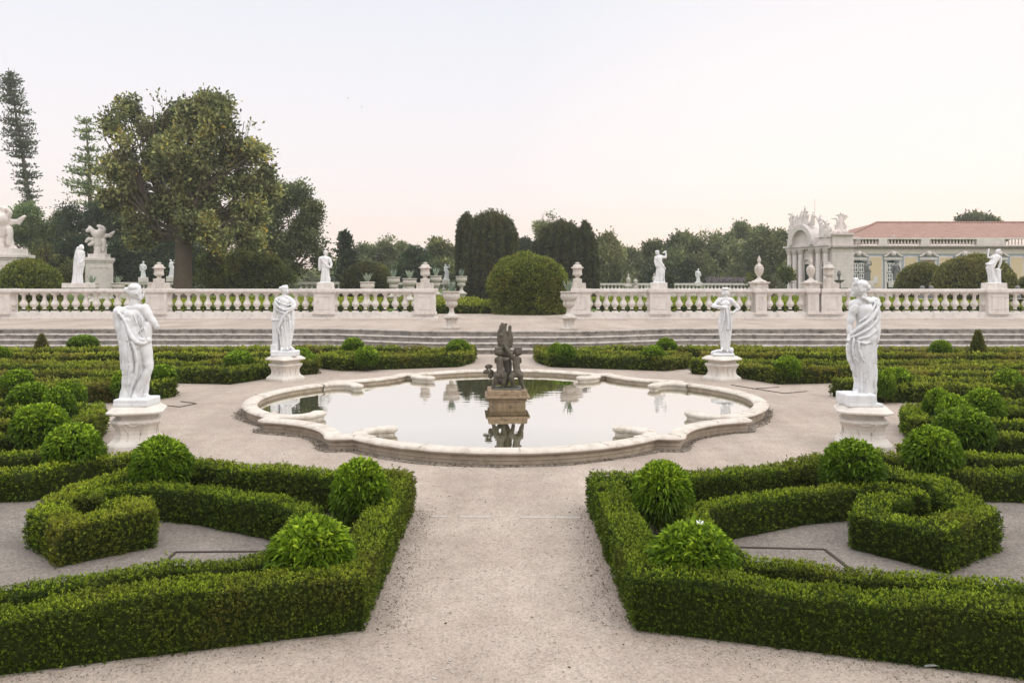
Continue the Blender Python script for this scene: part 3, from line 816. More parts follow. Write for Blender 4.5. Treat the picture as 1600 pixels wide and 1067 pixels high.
# joints in the coping: thin dark seams set into the stone
mb = MB()
rs = resample(np.vstack([ring, ring[:1]]), .05); ln = len(rs)
for k in range(5, ln, 31):
    p = rs[k]; t = unit(rs[(k + 1) % ln] - rs[k - 1]); nn = np.array([-t[1], t[0]])
    a = p + nn * .015; b = p + nn * .25
    w_ = t * .004
    mb.prism([tuple(a - w_), tuple(b - w_), tuple(b + w_), tuple(a + w_)], .15, zc + .0045)
mb.obj('coping_joint', plain('joint_mortar', (.24, .20, .16), .95), basin)
# scroll arms reaching into the water
def scroll(pts, rz):
    c, s = math.cos(rz), math.sin(rz)
    P = np.array([(x * c - y * s, x * s + y * c) for x, y in pts])
    P = resample(P, .06)
    for _ in range(6): P[1:-1] = .5 * P[1:-1] + .25 * (P[:-2] + P[2:])
    T = unit(np.gradient(P, axis=0)); N = np.c_[-T[:, 1], T[:, 0]]
    prof = [(-.09, -.2), (-.09, .12), (-.12, .14), (-.132, .176), (-.12, .2), (-.08, .2165), (.08, .2165), (.12, .2), (.132, .176), (.12, .14), (.09, .12), (.09, -.2)]
    n = len(P); m = len(prof)
    V = np.vstack([np.c_[P + N * o_, np.full(n, z)] for o_, z in prof])
    Fc = [(i * n + j, i * n + j + 1, (i + 1) * n + j + 1, (i + 1) * n + j) for i in range(m - 1) for j in range(n - 1)]
    o = mobj('scroll_arm', V, [f[::-1] for f in Fc], M['basin'], basin, True)
    mo = o.modifiers.new('split', 'EDGE_SPLIT'); mo.split_angle = math.radians(45)
    e = P[-1]
    mb = MB(); mb.lathe([(.125, -.2), (.125, .07), (.105, .09), (.105, .12), (.14, .14), (.152, .176), (.14, .205), (.10, .222), (.02, .224)], 20, (e[0], e[1], 0))
    mb.obj('scroll_post', M['basin'], basin, True)
S1 = arc((1.90, -3.88), .44, -75, 88, 16)
for k in range(4):
    scroll(S1, k * PI / 2)
    scroll([(-y, -x) for x, y in S1], k * PI / 2)
V = np.c_[ring * .962, np.full(len(ring), .085)]
V = np.vstack([V, [[0, 0, .085]]]); nw = len(V) - 1
wt = mobj('pond_water', V + np.array([BC[0], BC[1], 0]), [(nw, i, (i + 1) % nw) for i in range(nw)], M['water'])
tag(wt, kind='structure')
# trodden earth inside the front beds
for s in (1, -1):
    q = [(2.0, 6.55), (5.6, 5.15), (9, 4.2), (9, 9.3), (5.6, 9.5), (4.5, 10.3), (4.3, 8.9), (3.2, 8.6), (2.0, 7.9)]
    me = MB(); me.add([(x * s, y, .0035) for x, y in q][::s], [tuple(range(len(q)))])
    tag(me.obj('trodden_earth', M['earth']), kind='structure')

# dark crumbs of earth and moss collected round the foot of the basin
rg = resample(np.vstack([ring, ring[:1]]), .08)[:-1]
T_ = unit(np.roll(rg, -1, 0) - np.roll(rg, 1, 0)); N_ = np.c_[T_[:, 1], -T_[:, 0]]
w_ = .03 + .22 * np.clip(vnoise(np.c_[rg * 1.1, rg[:, :1] * 0], 1.0, 4) - .25, 0, 1) + .05 * vnoise(np.c_[rg * 7, rg[:, :1] * 0], 1.0, 5)
n_ = len(rg); V = np.vstack([np.c_[rg - N_ * .05, np.full(n_, .0065)], np.c_[rg + N_ * w_[:, None], np.full(n_, .0062)]]) + [BC[0], BC[1], 0]
tag(mobj('basin_dirt', V, [(i, (i + 1) % n_, n_ + (i + 1) % n_, n_ + i)[::-1] for i in range(n_)], M['earthdark']), kind='structure')
rng = np.random.default_rng(12); k_ = rng.integers(0, n_, 2600); Q = np.c_[rg[k_] + N_[k_] * (w_[k_] * rng.random(2600) * 1.3)[:, None] + [BC[0], BC[1]], np.full(2600, .008)]
V, Fc = kites(Q, unit(np.c_[rng.normal(size=(2600, 2)), np.abs(rng.normal(0, .3, 2600))]), rng.uniform(.015, .045, 2600), rng.uniform(.008, .02, 2600), rng)
tag(mobj('leaf_litter', V, Fc, foliage('basin_litter', (.04, .03, .018), (.10, .075, .045), (.2, .16, .1), None), None, False, np.repeat(rng.random(2600), 4)), 'dark leaf litter round the foot of the pond basin', 'leaf litter', None, 'stuff')

# dark grit and crumbs along the foot of the front hedges, standing in for their shade too, thinning out into the path
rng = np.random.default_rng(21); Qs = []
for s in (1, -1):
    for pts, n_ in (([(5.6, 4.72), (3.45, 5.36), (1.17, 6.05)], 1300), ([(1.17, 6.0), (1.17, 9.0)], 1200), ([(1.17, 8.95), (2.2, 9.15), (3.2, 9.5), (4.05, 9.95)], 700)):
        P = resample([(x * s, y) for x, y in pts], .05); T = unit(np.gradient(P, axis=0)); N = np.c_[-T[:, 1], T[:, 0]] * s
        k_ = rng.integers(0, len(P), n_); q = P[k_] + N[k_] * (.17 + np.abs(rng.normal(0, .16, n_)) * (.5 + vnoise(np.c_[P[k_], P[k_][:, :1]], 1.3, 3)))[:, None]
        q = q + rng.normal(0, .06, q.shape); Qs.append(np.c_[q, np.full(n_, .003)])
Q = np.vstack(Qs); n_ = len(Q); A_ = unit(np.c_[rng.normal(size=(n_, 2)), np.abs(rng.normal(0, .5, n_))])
V, Fc = kites(Q, A_, rng.uniform(.006, .018, n_), rng.uniform(.005, .013, n_), rng)
tag(mobj('grit_shade', V, Fc, foliage('grit', (.14, .11, .085), (.24, .20, .165), (.36, .31, .26), None), None, False, np.repeat(rng.random(n_), 4)), 'dark grit and painted shade at the foot of the front hedges', 'grit', None, 'stuff')
# ------------------------------------------------------------------ pedestals of the four large statues
OCT = [(math.cos(PI / 8 + k * PI / 4), math.sin(PI / 8 + k * PI / 4)) for k in range(8)]
def octo(prof, ch):
    mb = MB(); q = 1 - ch
    return mb.lathe(prof, plan=[(q_[0] * .92, q_[1] * .92) for q_ in ((1, -q), (1, q), (q, 1), (-q, 1), (-1, q), (-1, -q), (-q, -1), (q, -1))])
def make_pedestal(label, x, y, rz, ch):
    o = thing('pedestal', label, 'pedestal', (x, y, 0), rz, 'pedestals of the pond statues')
    octo([(.50, 0), (.50, .06), (.48, .09), (.455, .11), (.43, .125)], ch).obj('base', M['pedestal'], o)
    body = [(.425, .12), (.385, .16), (.36, .22), (.362, .28), (.385, .34), (.425, .385), (.44, .41), (.435, .44), (.39, .455), (.375, .46)]
    octo(body, ch).obj('body', M['pedestal'], o)
    octo([(.36, .455), (.35, .47), (.355, .51), (.37, .52)], ch).obj('neck', M['pedestal'], o)
    bevel(octo([(.40, .518), (.42, .53), (.49, .545), (.515, .552), (.515, .578), (.47, .60), (.40, .640), (.36, .65)], ch).obj('cap', M['pedestal'], o), .006)
    zz = np.array([b[1] for b in body]); rr = np.array([b[0] for b in body])
    ap = lambda z: np.interp(z, zz, rr) * .92 + .003
    for k in range(4):
        mb = MB(); a = k * PI / 2
        ct, s_ = math.cos(a), math.sin(a)
        uz = [(-.075, .14), (-.07, .2), (-.075, .27), (-.10, .35), (-.125, .395), (-.09, .41), (-.06, .40), (-.045, .375), (0, .36), (.045, .375), (.06, .40), (.09, .41), (.125, .395), (.10, .35), (.075, .27), (.07, .2), (.075, .14)]
        uz = [(u * 1.45, z) for u, z in uz]
        P = [(ap(z) * ct - u * s_, ap(z) * s_ + u * ct, z) for u, z in uz]
        mb.tube(P, .011, 5)
        mb.obj('panel_moulding', M['pedestal'], o, True)
    o.scale = (.87, .87, 1) if ch > .2 else (.83, .83, 1)
    return o
PZ = 0.65
PED = [('white pedestal under the back-turned statue on the left, nearer the camera', -5.80, 12.62, math.radians(17), .34),
       ('white pedestal under the draped back-turned statue on the right, nearer the camera', 5.70, 12.62, math.radians(-17), .34),
       ('white pedestal under the robed statue leaning on a pillar, far left', -5.78, 21.0, math.radians(15.5 + 42), .16),
       ('white pedestal under the statue with hand on hip, far right', 5.73, 21.0, math.radians(-15.5 - 42), .16)]
for a in PED: make_pedestal(*a)

def statue(name, label, loc, group=None, cat='statue'):
    return thing(name, label, cat, loc, 0, group)
SG = 'white marble statues round the pond'

# --- left front statue, seen from behind
def A(cx, cy, y=0.0, r=None):
    p = ((cx - 205) / 399, y, (830 - cy) / 399)
    return p if r is None else (*p, r)
o = statue('marble_statue', 'white marble statue seen from behind, bun at the nape, cloak hanging from one shoulder', (-5.80, 12.62, PZ), SG)
c = Clay((-.55, -.42, .02), (.5, .45, 1.98), .0118)
c.chain([A(200, 440, 0, .165), A(190, 340, 0, .15), A(170, 270, 0, .16)], .06)
c.ell(A(172, 262, .0), (.22, .13, .17), .06); c.ell(A(235, 300, .02), (.09, .12, .17), .05)
c.chain([A(105, 245, 0, .085), A(170, 222, 0, .09), A(238, 228, 0, .085)], .06)
c.chain([A(178, 222, 0, .075), A(185, 165, .0, .055)], .04)
c.ell(A(192, 118, .0), (.095, .105, .125), .02); c.ell(A(215, 150, .03), (.05, .06, .06), .03)
c.ell(A(235, 140, .03), (.022, .025, .03), .02); c.ell(A(241, 122, .03), (.013, .016, .03), .015)      # jaw, nose
c.ell(A(147, 105, -.03), (.05, .05, .05), .025); c.ell(A(190, 92, -.01), (.10, .10, .075), .03)
for k in range(5): c.chain([A(235 - k * 3, 92 + k * 9, -.03 - k * .014, .012), A(195, 84 + k * 12, -.085, .014), A(152, 100 + k * 5, -.07, .012)], .012)
c.ell(A(222, 138, -.07), (.014, .02, .025), .012)      # ear
c.chain([A(250, 225, .0, .085), A(285, 280, .0, .07), A(316, 335, .03, .058), A(300, 345, .14, .055), A(255, 335, .22, .05), A(225, 325, .25, .04)], .03)
c.chain([A(270, 330, .0, .08), A(255, 400, 0, .10)], .05)
# cloak
c.chain([A(98, 245, -.02, .10), A(100, 300, -.03, .10), A(125, 380, -.04, .105), A(140, 440, -.05, .11)], .05)
c.chain([A(165, 300, -.08, .10), A(155, 440, -.08, .125), A(165, 550, -.06, .125), A(165, 640, -.05, .11), A(148, 720, -.03, .095), A(130, 805, -.01, .095)], .05)
c.chain([A(185, 640, -.04, .09), A(165, 720, -.03, .08), A(145, 800, 0, .08)], .04)
for pts in ([(100, 232, -.10, .032), (130, 262, -.15, .034), (165, 320, -.17, .034), (195, 390, -.17, .036), (225, 430, -.15, .040), (262, 440, -.10, .042), (285, 425, -.04, .04)],
            [(205, 430, -.16, .03), (222, 490, -.15, .03), (228, 555, -.12, .03), (218, 640, -.11, .026), (180, 720, -.09, .024), (155, 785, -.07, .02)],
            [(130, 300, -.13, .016), (140, 400, -.16, .016), (145, 500, -.17, .014), (142, 640, -.15, .014), (128, 790, -.09, .012)],
            [(110, 340, -.11, .014), (122, 470, -.14, .014), (130, 600, -.14, .012)],
            [(160, 330, -.17, .012), (185, 430, -.19, .012), (188, 560, -.18, .012), (170, 700, -.13, .012)],
            [(200, 250, -.12, .012), (235, 330, -.13, .012), (262, 400, -.11, .012)], [(240, 260, -.10, .012), (262, 330, -.10, .012), (275, 390, -.08, .012)],
            [(270, 325, -.06, .016), (230, 375, -.12, .016), (212, 420, -.14, .014)]):
    c.chain([A(*p) for p in pts], .022)
for pts in ([(120, 250, -.13, .02), (155, 320, -.20, .02), (190, 420, -.22, .018)], [(205, 450, -.21, .016), (208, 560, -.19, .016), (195, 660, -.165, .014)]):
    c.chain([A(*p) for p in pts], .02, True)
c.ell(A(283, 422, -.03), (.05, .07, .055), .03); c.ell(A(240, 418, -.1), (.09, .05, .05), .03)
# legs under cloth
c.chain([A(235, 450, .02, .135), A(262, 540, .02, .105), A(280, 600, .0, .075), A(245, 670, -.02, .07), A(205, 745, -.03, .055), A(196, 775, -.03, .05)], .04)
c.chain([A(225, 460, .08, .12), A(240, 600, .10, .09), A(238, 700, .10, .07), A(235, 775, .10, .05)], .04)
c.chain([A(205, 500, .0, .13), A(222, 600, .03, .10), A(208, 700, .04, .085), A(196, 790, .05, .075)], .05)
c.chain([A(262, 520, -.05, .012), A(268, 600, -.06, .012), A(235, 690, -.08, .012)], .02)
c.chain([A(196, 778, -.05, .045), A(215, 785, -.11, .035), A(222, 790, -.16, .022)], .02)
for k in range(4): c.ell(A(212 + k * 5, 792, -.175 + k * .012), (.011, .02, .011), .008)
c.chain([A(240, 775, .08, .045), A(270, 785, .06, .035), A(288, 790, .05, .022)], .02)
c.box(A(205, 806), (.265, .25, .058), .02, .02)
c.obj('figure', M['marble'], o)
mb = MB(); mb.box(-.262, .262, -.255, .255, 0, .055); mb.obj('plinth', M['marble'], o, bev=.01)

# --- right front statue, draped, seen from behind
def B(cx, cy, y=0.0, r=None):
    p = ((cx - 258) / 399, y, (845 - cy) / 399)
    return p if r is None else (*p, r)
o = statue('marble_statue', 'white marble statue seen from behind, head bowed aside, heavy folds wound across the back', (5.70, 12.62, PZ), SG)
c = Clay((-.5, -.42, .02), (.45, .42, 2.08), .0118)
c.chain([B(275, 430, 0, .18), B(280, 330, 0, .155), B(270, 250, 0, .16)], .06)
c.ell(B(268, 245), (.18, .13, .17), .06)
c.chain([B(205, 215, 0, .085), B(260, 195, 0, .09), B(330, 200, .02, .085)], .05)
c.chain([B(268, 200, 0, .075), B(258, 150, 0, .06)], .04)
c.ell(B(232, 108, 0), (.105, .11, .13), .02); c.ell(B(205, 140, .02), (.05, .06, .055), .03); c.ell(B(186, 126, .02), (.016, .02, .035), .015); c.ell(B(192, 155, .02), (.024, .03, .02), .015)
c.ell(B(245, 88, -.01), (.115, .11, .085), .03); c.ell(B(283, 105, -.04), (.045, .05, .055), .02); c.ell(B(215, 55, 0), (.04, .05, .035), .02)
for k in range(5): c.chain([B(185 + k * 4, 92 - k * 8, -.05 - k * .008, .014), B(225, 75 + k * 13, -.105, .016), B(268, 85 + k * 9, -.08, .014)], .012)
c.ell(B(238, 128, -.095), (.014, .014, .025), .012)
for k in range(4): c.ell(B(245 + k * 13, 168 + k * 8, -.09), (.03, .03, .03), .02)
# near arm down the left
c.chain([B(203, 225, -.02, .075), B(185, 280, -.02, .062), B(170, 340, -.02, .052), B(168, 400, -.05, .042), B(155, 440, -.08, .032)], .03)
c.ell(B(150, 436, -.09), (.03, .035, .03), .02)
c.chain([B(150, 440, -.09, .014), B(147, 452, -.10, .01)], .01)
# far shoulder wrapped in cloth, elbow out to the right
c.chain([B(330, 195, .02, .085), B(362, 215, .06, .065), B(368, 225, .12, .055), B(340, 250, .2, .05)], .04)
c.chain([B(325, 250, -.01, .10), B(325, 330, -.01, .115), B(310, 430, -.01, .125)], .05)
c.skirt([B(262, 790, 0, .17) + (.13,), B(270, 700, 0, .155) + (.14,), B(262, 600, 0, .19) + (.16,), B(250, 520, 0, .225) + (.17,), B(258, 440, 0, .22) + (.17,), B(268, 380, 0, .19) + (.15,)], 8, .07, 2.0, .6)
c.chain([B(300, 450, -.03, .10), B(312, 600, -.03, .085), B(316, 720, -.02, .075), B(320, 810, 0, .07)], .05)
c.chain([B(170, 470, -.03, .06), B(165, 530, -.03, .05), B(185, 590, -.04, .05), B(212, 650, -.03, .05)], .05)
# crossing folds
for pts in ([(345, 185, -.06, .03), (330, 240, -.12, .034), (285, 300, -.155, .034), (225, 345, -.15, .034), (180, 385, -.10, .032), (165, 410, -.05, .03)],
            [(350, 250, -.05, .024), (325, 310, -.12, .028), (270, 360, -.165, .03), (210, 395, -.15, .028), (178, 415, -.10, .024)],
            [(350, 310, -.05, .02), (320, 370, -.13, .024), (265, 410, -.17, .026), (205, 425, -.15, .024)],
            [(345, 380, -.06, .018), (305, 430, -.14, .02), (245, 455, -.18, .022), (200, 440, -.15, .02)],
            [(325, 195, -.09, .018), (300, 240, -.13, .02), (255, 290, -.15, .02), (215, 318, -.13, .018)],
            [(180, 430, -.13, .022), (172, 480, -.13, .02), (180, 540, -.13, .02), (205, 570, -.14, .016)],
            [(205, 440, -.16, .02), (205, 490, -.17, .018), (225, 550, -.17, .016), (240, 565, -.16, .012)],
            [(300, 460, -.15, .016), (270, 520, -.17, .016), (255, 600, -.16, .016), (245, 690, -.13, .014)],
            [(330, 470, -.10, .016), (300, 560, -.14, .016), (278, 660, -.13, .016), (290, 770, -.10, .016)],
            [(250, 640, -.15, .014), (265, 720, -.14, .016), (262, 775, -.13, .018)], [(225, 640, -.13, .014), (235, 720, -.13, .014), (225, 770, -.13, .018)],
            [(328, 600, -.08, .014), (318, 700, -.10, .016), (325, 800, -.06, .016)]):
    c.chain([B(*p) for p in pts], .018)
for pts in ([(335, 285, -.14, .014), (280, 335, -.2, .016), (215, 375, -.19, .014)], [(330, 345, -.14, .012), (270, 390, -.205, .014), (215, 412, -.19, .012)], [(335, 220, -.13, .012), (290, 275, -.185, .014), (230, 325, -.18, .012)],
            [(190, 470, -.16, .012), (192, 540, -.17, .012)], [(285, 560, -.19, .014), (262, 660, -.18, .014)], [(240, 700, -.165, .01), (245, 770, -.16, .012)]):
    c.chain([B(*p) for p in pts], .016, True)
c.chain([B(250, 770, -.02, .09), B(215, 765, -.05, .06), B(185, 770, -.10, .035)], .04)
c.box(B(215, 806), (.225, .25, .095), .025, .02); c.chain([B(318, 770, 0, .07), B(320, 835, 0, .075)], .04)
c.obj('figure', M['marble'], o)
mb = MB(); mb.box(-.325, .215, -.255, .255, 0, .05); mb.obj('plinth', M['marble'], o, bev=.01)

# --- left rear statue leaning on a pillar
def Cc(cx, cy, y=0.0, r=None):
    p = ((cx - 295) / 379, y, (790 - cy) / 379)
    return p if r is None else (*p, r)
o = statue('marble_statue', 'white marble statue in a wrapped mantle leaning on a square pillar', (-5.78, 21.0, PZ), SG)
c = Clay((-.5, -.36, .02), (.42, .36, 1.92), .0125)
c.chain([Cc(300, 420, 0, .16), Cc(285, 320, 0, .15), Cc(280, 250, 0, .15)], .06)
c.ell(Cc(285, 255), (.19, .13, .15), .05)
c.chain([Cc(225, 235, 0, .08), Cc(280, 205, 0, .08), Cc(345, 235, 0, .08)], .05)
c.chain([Cc(280, 210, 0, .065), Cc(285, 165, 0, .055)], .03)
c.ell(Cc(290, 138), (.085, .1, .12), .02); c.ell(Cc(318, 150, -.03), (.03, .05, .05), .02); c.ell(Cc(326, 143, -.04), (.014, .016, .024), .012)
c.ell(Cc(285, 115), (.1, .105, .075), .02); c.ell(Cc(245, 120, .02), (.05, .05, .055), .02); c.ell(Cc(300, 95), (.06, .06, .03), .02)
for k in range(4): c.chain([Cc(318, 118 + k * 8, -.06, .012), Cc(285, 105 + k * 12, -.095, .014), Cc(250, 112 + k * 8, -.06, .012)], .012)
c.chain([Cc(215, 240, 0, .085), Cc(200, 330, -.02, .07), Cc(195, 400, -.04, .05), Cc(192, 428, -.06, .035)], .03)
c.chain([Cc(350, 240, 0, .085), Cc(385, 290, -.03, .07), Cc(370, 325, -.10, .055), Cc(330, 345, -.15, .04)], .03)
c.skirt([Cc(295, 735, 0, .13) + (.12,), Cc(300, 640, 0, .15) + (.13,), Cc(300, 520, 0, .185) + (.145,), Cc(295, 400, 0, .19) + (.145,), Cc(285, 320, 0, .17) + (.13,)], 9, .07, 1.5, .2)
c.chain([Cc(360, 350, .0, .07), Cc(365, 450, 0, .07), Cc(352, 560, .02, .065), Cc(335, 680, .03, .05)], .04)
for pts in ([(205, 260, -.10, .03), (240, 300, -.14, .032), (300, 330, -.17, .034), (360, 320, -.13, .034), (390, 285, -.06, .03)],
            [(375, 300, -.12, .03), (330, 350, -.18, .032), (280, 420, -.18, .034), (240, 500, -.16, .034), (228, 520, -.14, .032)],
            [(200, 310, -.09, .022), (250, 350, -.15, .022), (310, 365, -.17, .022)], [(215, 235, -.10, .02), (260, 265, -.14, .02), (320, 285, -.14, .02), (365, 280, -.10, .02)],
            [(230, 520, -.14, .03), (245, 540, -.14, .028), (250, 575, -.13, .022)], [(270, 505, -.14, .02), (280, 530, -.14, .02)],
            [(300, 390, -.17, .016), (305, 500, -.16, .016), (310, 640, -.12, .014)], [(340, 380, -.15, .016), (350, 500, -.12, .016), (340, 640, -.08, .014)],
            [(325, 380, -.16, .014), (330, 520, -.14, .014), (322, 690, -.1, .014)], [(210, 350, -.07, .018), (215, 440, -.08, .018)]):
    c.chain([Cc(*p) for p in pts], .018)
for pts in ([(230, 325, -.17, .014), (300, 350, -.20, .016), (350, 335, -.17, .014)], [(315, 400, -.2, .014), (318, 600, -.16, .014)], [(345, 420, -.16, .012), (342, 600, -.12, .012)]):
    c.chain([Cc(*p) for p in pts], .016, True)
c.chain([Cc(255, 560, -.05, .06), Cc(262, 650, -.06, .055), Cc(272, 705, -.07, .045), Cc(270, 728, -.14, .03)], .03)
c.chain([Cc(310, 690, -.03, .055), Cc(322, 718, -.09, .035), Cc(330, 726, -.13, .025)], .03); c.chain([Cc(335, 700, 0, .05), Cc(375, 730, 0, .04)], .03)
c.box(Cc(200, 600, .03), (.085, .1, .44), .015, .02); c.box(Cc(196, 432, .02), (.105, .12, .03), .012, .02); c.box(Cc(190, 725, .03), (.10, .12, .13), .012, .02)
c.box(Cc(295, 760), (.33, .22, .055), .02, .02)
c.obj('figure', M['marble'], o)
mb = MB(); mb.box(-.325, .325, -.225, .225, 0, .05); mb.obj('plinth', M['marble'], o, bev=.01)

# --- right rear statue, hand on hip
def Dd(cx, cy, y=0.0, r=None):
    p = ((cx - 243) / 379, y, (780 - cy) / 379)
    return p if r is None else (*p, r)
o = statue('marble_statue', 'white marble statue with one hand on the hip and a cloth held at the chest', (5.73, 21.0, PZ), SG)
c = Clay((-.42, -.36, .0), (.56, .36, 1.9), .0125)
c.chain([Dd(278, 400, 0, .135), Dd(275, 330, 0, .125), Dd(275, 260, 0, .135)], .05)
c.ell(Dd(275, 250), (.15, .11, .12), .05); c.ell(Dd(250, 262, -.08), (.06, .06, .06), .03); c.ell(Dd(295, 262, -.08), (.06, .06, .06), .03)
c.chain([Dd(222, 230, 0, .07), Dd(275, 215, 0, .075), Dd(330, 230, 0, .07)], .04)
c.chain([Dd(280, 220, 0, .06), Dd(282, 175, 0, .052)], .03)
c.ell(Dd(278, 150), (.082, .1, .11), .02); c.ell(Dd(252, 165, -.03), (.03, .045, .045), .02); c.ell(Dd(240, 158, -.03), (.014, .016, .022), .012)
c.ell(Dd(280, 115), (.105, .11, .045), .02); c.ell(Dd(282, 140, .02), (.1, .1, .08), .02); c.ell(Dd(305, 165, .0), (.04, .06, .06), .02)
c.chain([Dd(218, 228, 0, .07), Dd(180, 262, -.02, .058), Dd(148, 288, -.05, .05), Dd(200, 292, -.12, .045), Dd(262, 298, -.16, .035)], .025)
c.chain([Dd(335, 230, 0, .075), Dd(378, 270, .0, .06), Dd(412, 308, -.01, .05), Dd(375, 335, -.03, .042), Dd(342, 358, -.05, .035)], .025)
c.ell(Dd(272, 298, -.165), (.045, .035, .03), .015)
for k in range(4): c.chain([Dd(262 + k * 6, 300 + k * 2, -.185, .012), Dd(268 + k * 7, 316, -.19, .009)], .008)
c.skirt([Dd(275, 730, 0, .11) + (.11,), Dd(280, 640, 0, .125) + (.12,), Dd(275, 560, 0, .155) + (.13,), Dd(270, 450, 0, .175) + (.14,), Dd(275, 360, 0, .135) + (.12,)], 8, .06, 1.2, 1.0)
c.chain([Dd(325, 370, 0, .06), Dd(328, 470, 0, .06), Dd(315, 600, 0, .06), Dd(305, 720, 0, .05)], .04)
for pts in ([(272, 300, -.17, .028), (282, 380, -.18, .032), (290, 450, -.18, .036), (292, 510, -.17, .04)], [(255, 320, -.15, .02), (250, 400, -.165, .022), (240, 460, -.15, .02), (225, 540, -.12, .016)],
            [(300, 310, -.15, .02), (315, 400, -.14, .02), (318, 520, -.13, .02)], [(225, 420, -.1, .018), (225, 520, -.11, .016), (245, 640, -.09, .014)],
            [(268, 520, -.14, .016), (270, 600, -.13, .016), (255, 700, -.10, .016)], [(300, 530, -.13, .016), (295, 620, -.11, .016), (275, 720, -.1, .014)], [(210, 240, -.07, .015), (240, 280, -.13, .015), (280, 285, -.14, .015)]):
    c.chain([Dd(*p) for p in pts], .018)
for pts in ([(305, 380, -.19, .014), (308, 510, -.18, .014)], [(268, 370, -.19, .012), (268, 500, -.18, .014)], [(283, 540, -.16, .014), (283, 650, -.13, .014)], [(245, 540, -.15, .012), (255, 650, -.12, .012)]):
    c.chain([Dd(*p) for p in pts], .016, True)
c.chain([Dd(255, 700, -.04, .05), Dd(230, 722, -.10, .035), Dd(205, 730, -.14, .025)], .03); c.chain([Dd(290, 705, -.03, .05), Dd(285, 735, -.1, .035)], .03)
c.ell(Dd(328, 728, -.02), (.085, .09, .085), .03); c.chain([Dd(150, 752, 0, .045), Dd(200, 735, -.02, .06), Dd(260, 745, 0, .07), Dd(340, 755, 0, .06)], .05)
c.chain([Dd(165, 765, -.08, .04), Dd(240, 765, -.12, .045), Dd(340, 765, -.08, .04)], .05); c.box(Dd(250, 768), (.27, .2, .028), .015, .03)
c.obj('figure', M['marble'], o)

# ------------------------------------------------------------------ bronze fountain group on its plinth
fy = BC[1] - .25
pl = thing('fountain_plinth', 'brown stained stone plinth standing in the middle of the pond', 'plinth', (X0 + .0, fy, 0), math.radians(3))
mb = MB(); mb.box(-.36, .36, -.33, .33, -.3, .20); mb.obj('base', M['plinthstone'], pl, bev=.012)
mb = MB(); mb.box(-.39, .39, -.36, .36, .198, .225, -.0); mb.obj('lower_moulding', M['plinthstone'], pl, bev=.008)
mb = MB(); mb.box(-.375, .375, -.345, .345, .223, .262); mb.obj('neck', M['plinthstone'], pl, bev=.006)
mb = MB(); mb.box(-.45, .45, -.41, .41, .26, .315, .012); mb.obj('cap', M['plinthstone'], pl, bev=.015)
mb = MB(); mb.box(-.40, .40, -.37, .37, .313, .415, .012); mb.obj('upper_block', M['plinthstone'], pl, bev=.01)
def P_(cx, cy, y=0.0, r=None):
    p = ((cx - 296) / 409.5, y, (600 - cy) / 409.5)
    return p if r is None else (*p, r)
o = statue('fountain_group', 'dark weathered group of two bare putti gripping an upright open-mouthed fish', (X0 + .0, fy, .41), None, 'fountain sculpture')
c = Clay((-.56, -.42, -.02), (.46, .42, 1.42), .0115)
# fish
c.chain([P_(230, 545, .05, .05), P_(285, 560, .05, .06), P_(303, 500, .04, .075), P_(305, 430, .04, .09), P_(295, 360, .05, .105), P_(278, 270, .05, .125), P_(262, 190, .05, .13), P_(258, 130, .05, .11), P_(262, 85, .04, .075)], .04)
c.chain([P_(252, 110, .0, .05), P_(250, 75, -.01, .042), P_(258, 60, .0, .035)], .03); c.chain([P_(275, 100, .03, .05), P_(280, 68, .03, .04), P_(290, 62, .02, .028)], .02)
c.chain([P_(300, 215, .03, .06), P_(318, 160, .03, .055), P_(320, 110, .02, .042), P_(322, 82, .02, .035)], .025)
c.chain([P_(322, 240, .06, .05), P_(338, 190, .06, .04), P_(330, 140, .06, .03)], .02)
c.chain([P_(288, 70, -.02, .02), P_(296, 150, -.05, .022), P_(300, 210, -.05, .02)], .02, True)
c.ell(P_(246, 148, -.075), (.035, .03, .035), .015); c.ell(P_(246, 148, -.108), (.016, .014, .016), .006, cut=True)
for k in range(4): c.chain([P_(232 + k * 3, 215 + k * 28, -.04, .01), P_(268, 228 + k * 28, -.09, .012), P_(310, 215 + k * 28, -.03, .01)], .012)
# tail fin, three lobes
c.chain([P_(285, 560, .1, .05), P_(225, 530, .14, .045), P_(185, 480, .14, .035), P_(165, 455, .12, .03)], .03)
for (x, y, rx, rz, a) in ((142, 420, .085, .05, .1), (122, 463, .075, .048, .3), (158, 498, .055, .065, .2)): c.ell(P_(x, y, .12), (rx, .03, rz), .015, a)
c.chain([P_(172, 462, .10, .018), P_(130, 415, .09, .012)], .012); c.chain([P_(172, 464, .10, .018), P_(108, 466, .09, .012)], .012)
# left putto
c.ell(P_(226, 287, -.10), (.095, .10, .10), .02); c.ell(P_(252, 297, -.08), (.045, .06, .05), .02); c.ell(P_(267, 292, -.09), (.013, .016, .018), .01); c.ell(P_(262, 312, -.09), (.02, .025, .02), .012); c.ell(P_(232, 298, -.2), (.012, .014, .024), .01)
for k in range(9): c.ell(P_(205 + 14 * (k % 4), 258 + 16 * (k // 4), -.17 + .02 * (k % 2)), (.026, .026, .022), .012)
c.chain([P_(232, 325, -.11, .05), P_(235, 350, -.12, .085), P_(238, 390, -.12, .085), P_(240, 430, -.13, .082), P_(242, 468, -.13, .10)], .04)
c.ell(P_(224, 482, -.16), (.062, .07, .065), .03); c.ell(P_(264, 484, -.16), (.062, .07, .065), .03)
c.chain([P_(218, 475, -.12, .078), P_(202, 520, -.13, .062), P_(188, 560, -.11, .048), P_(176, 598, -.10, .036), P_(172, 606, -.15, .026)], .03)
c.chain([P_(268, 480, -.12, .076), P_(268, 525, -.14, .058), P_(266, 565, -.12, .045), P_(262, 585, -.10, .036), P_(262, 594, -.16, .026)], .03)
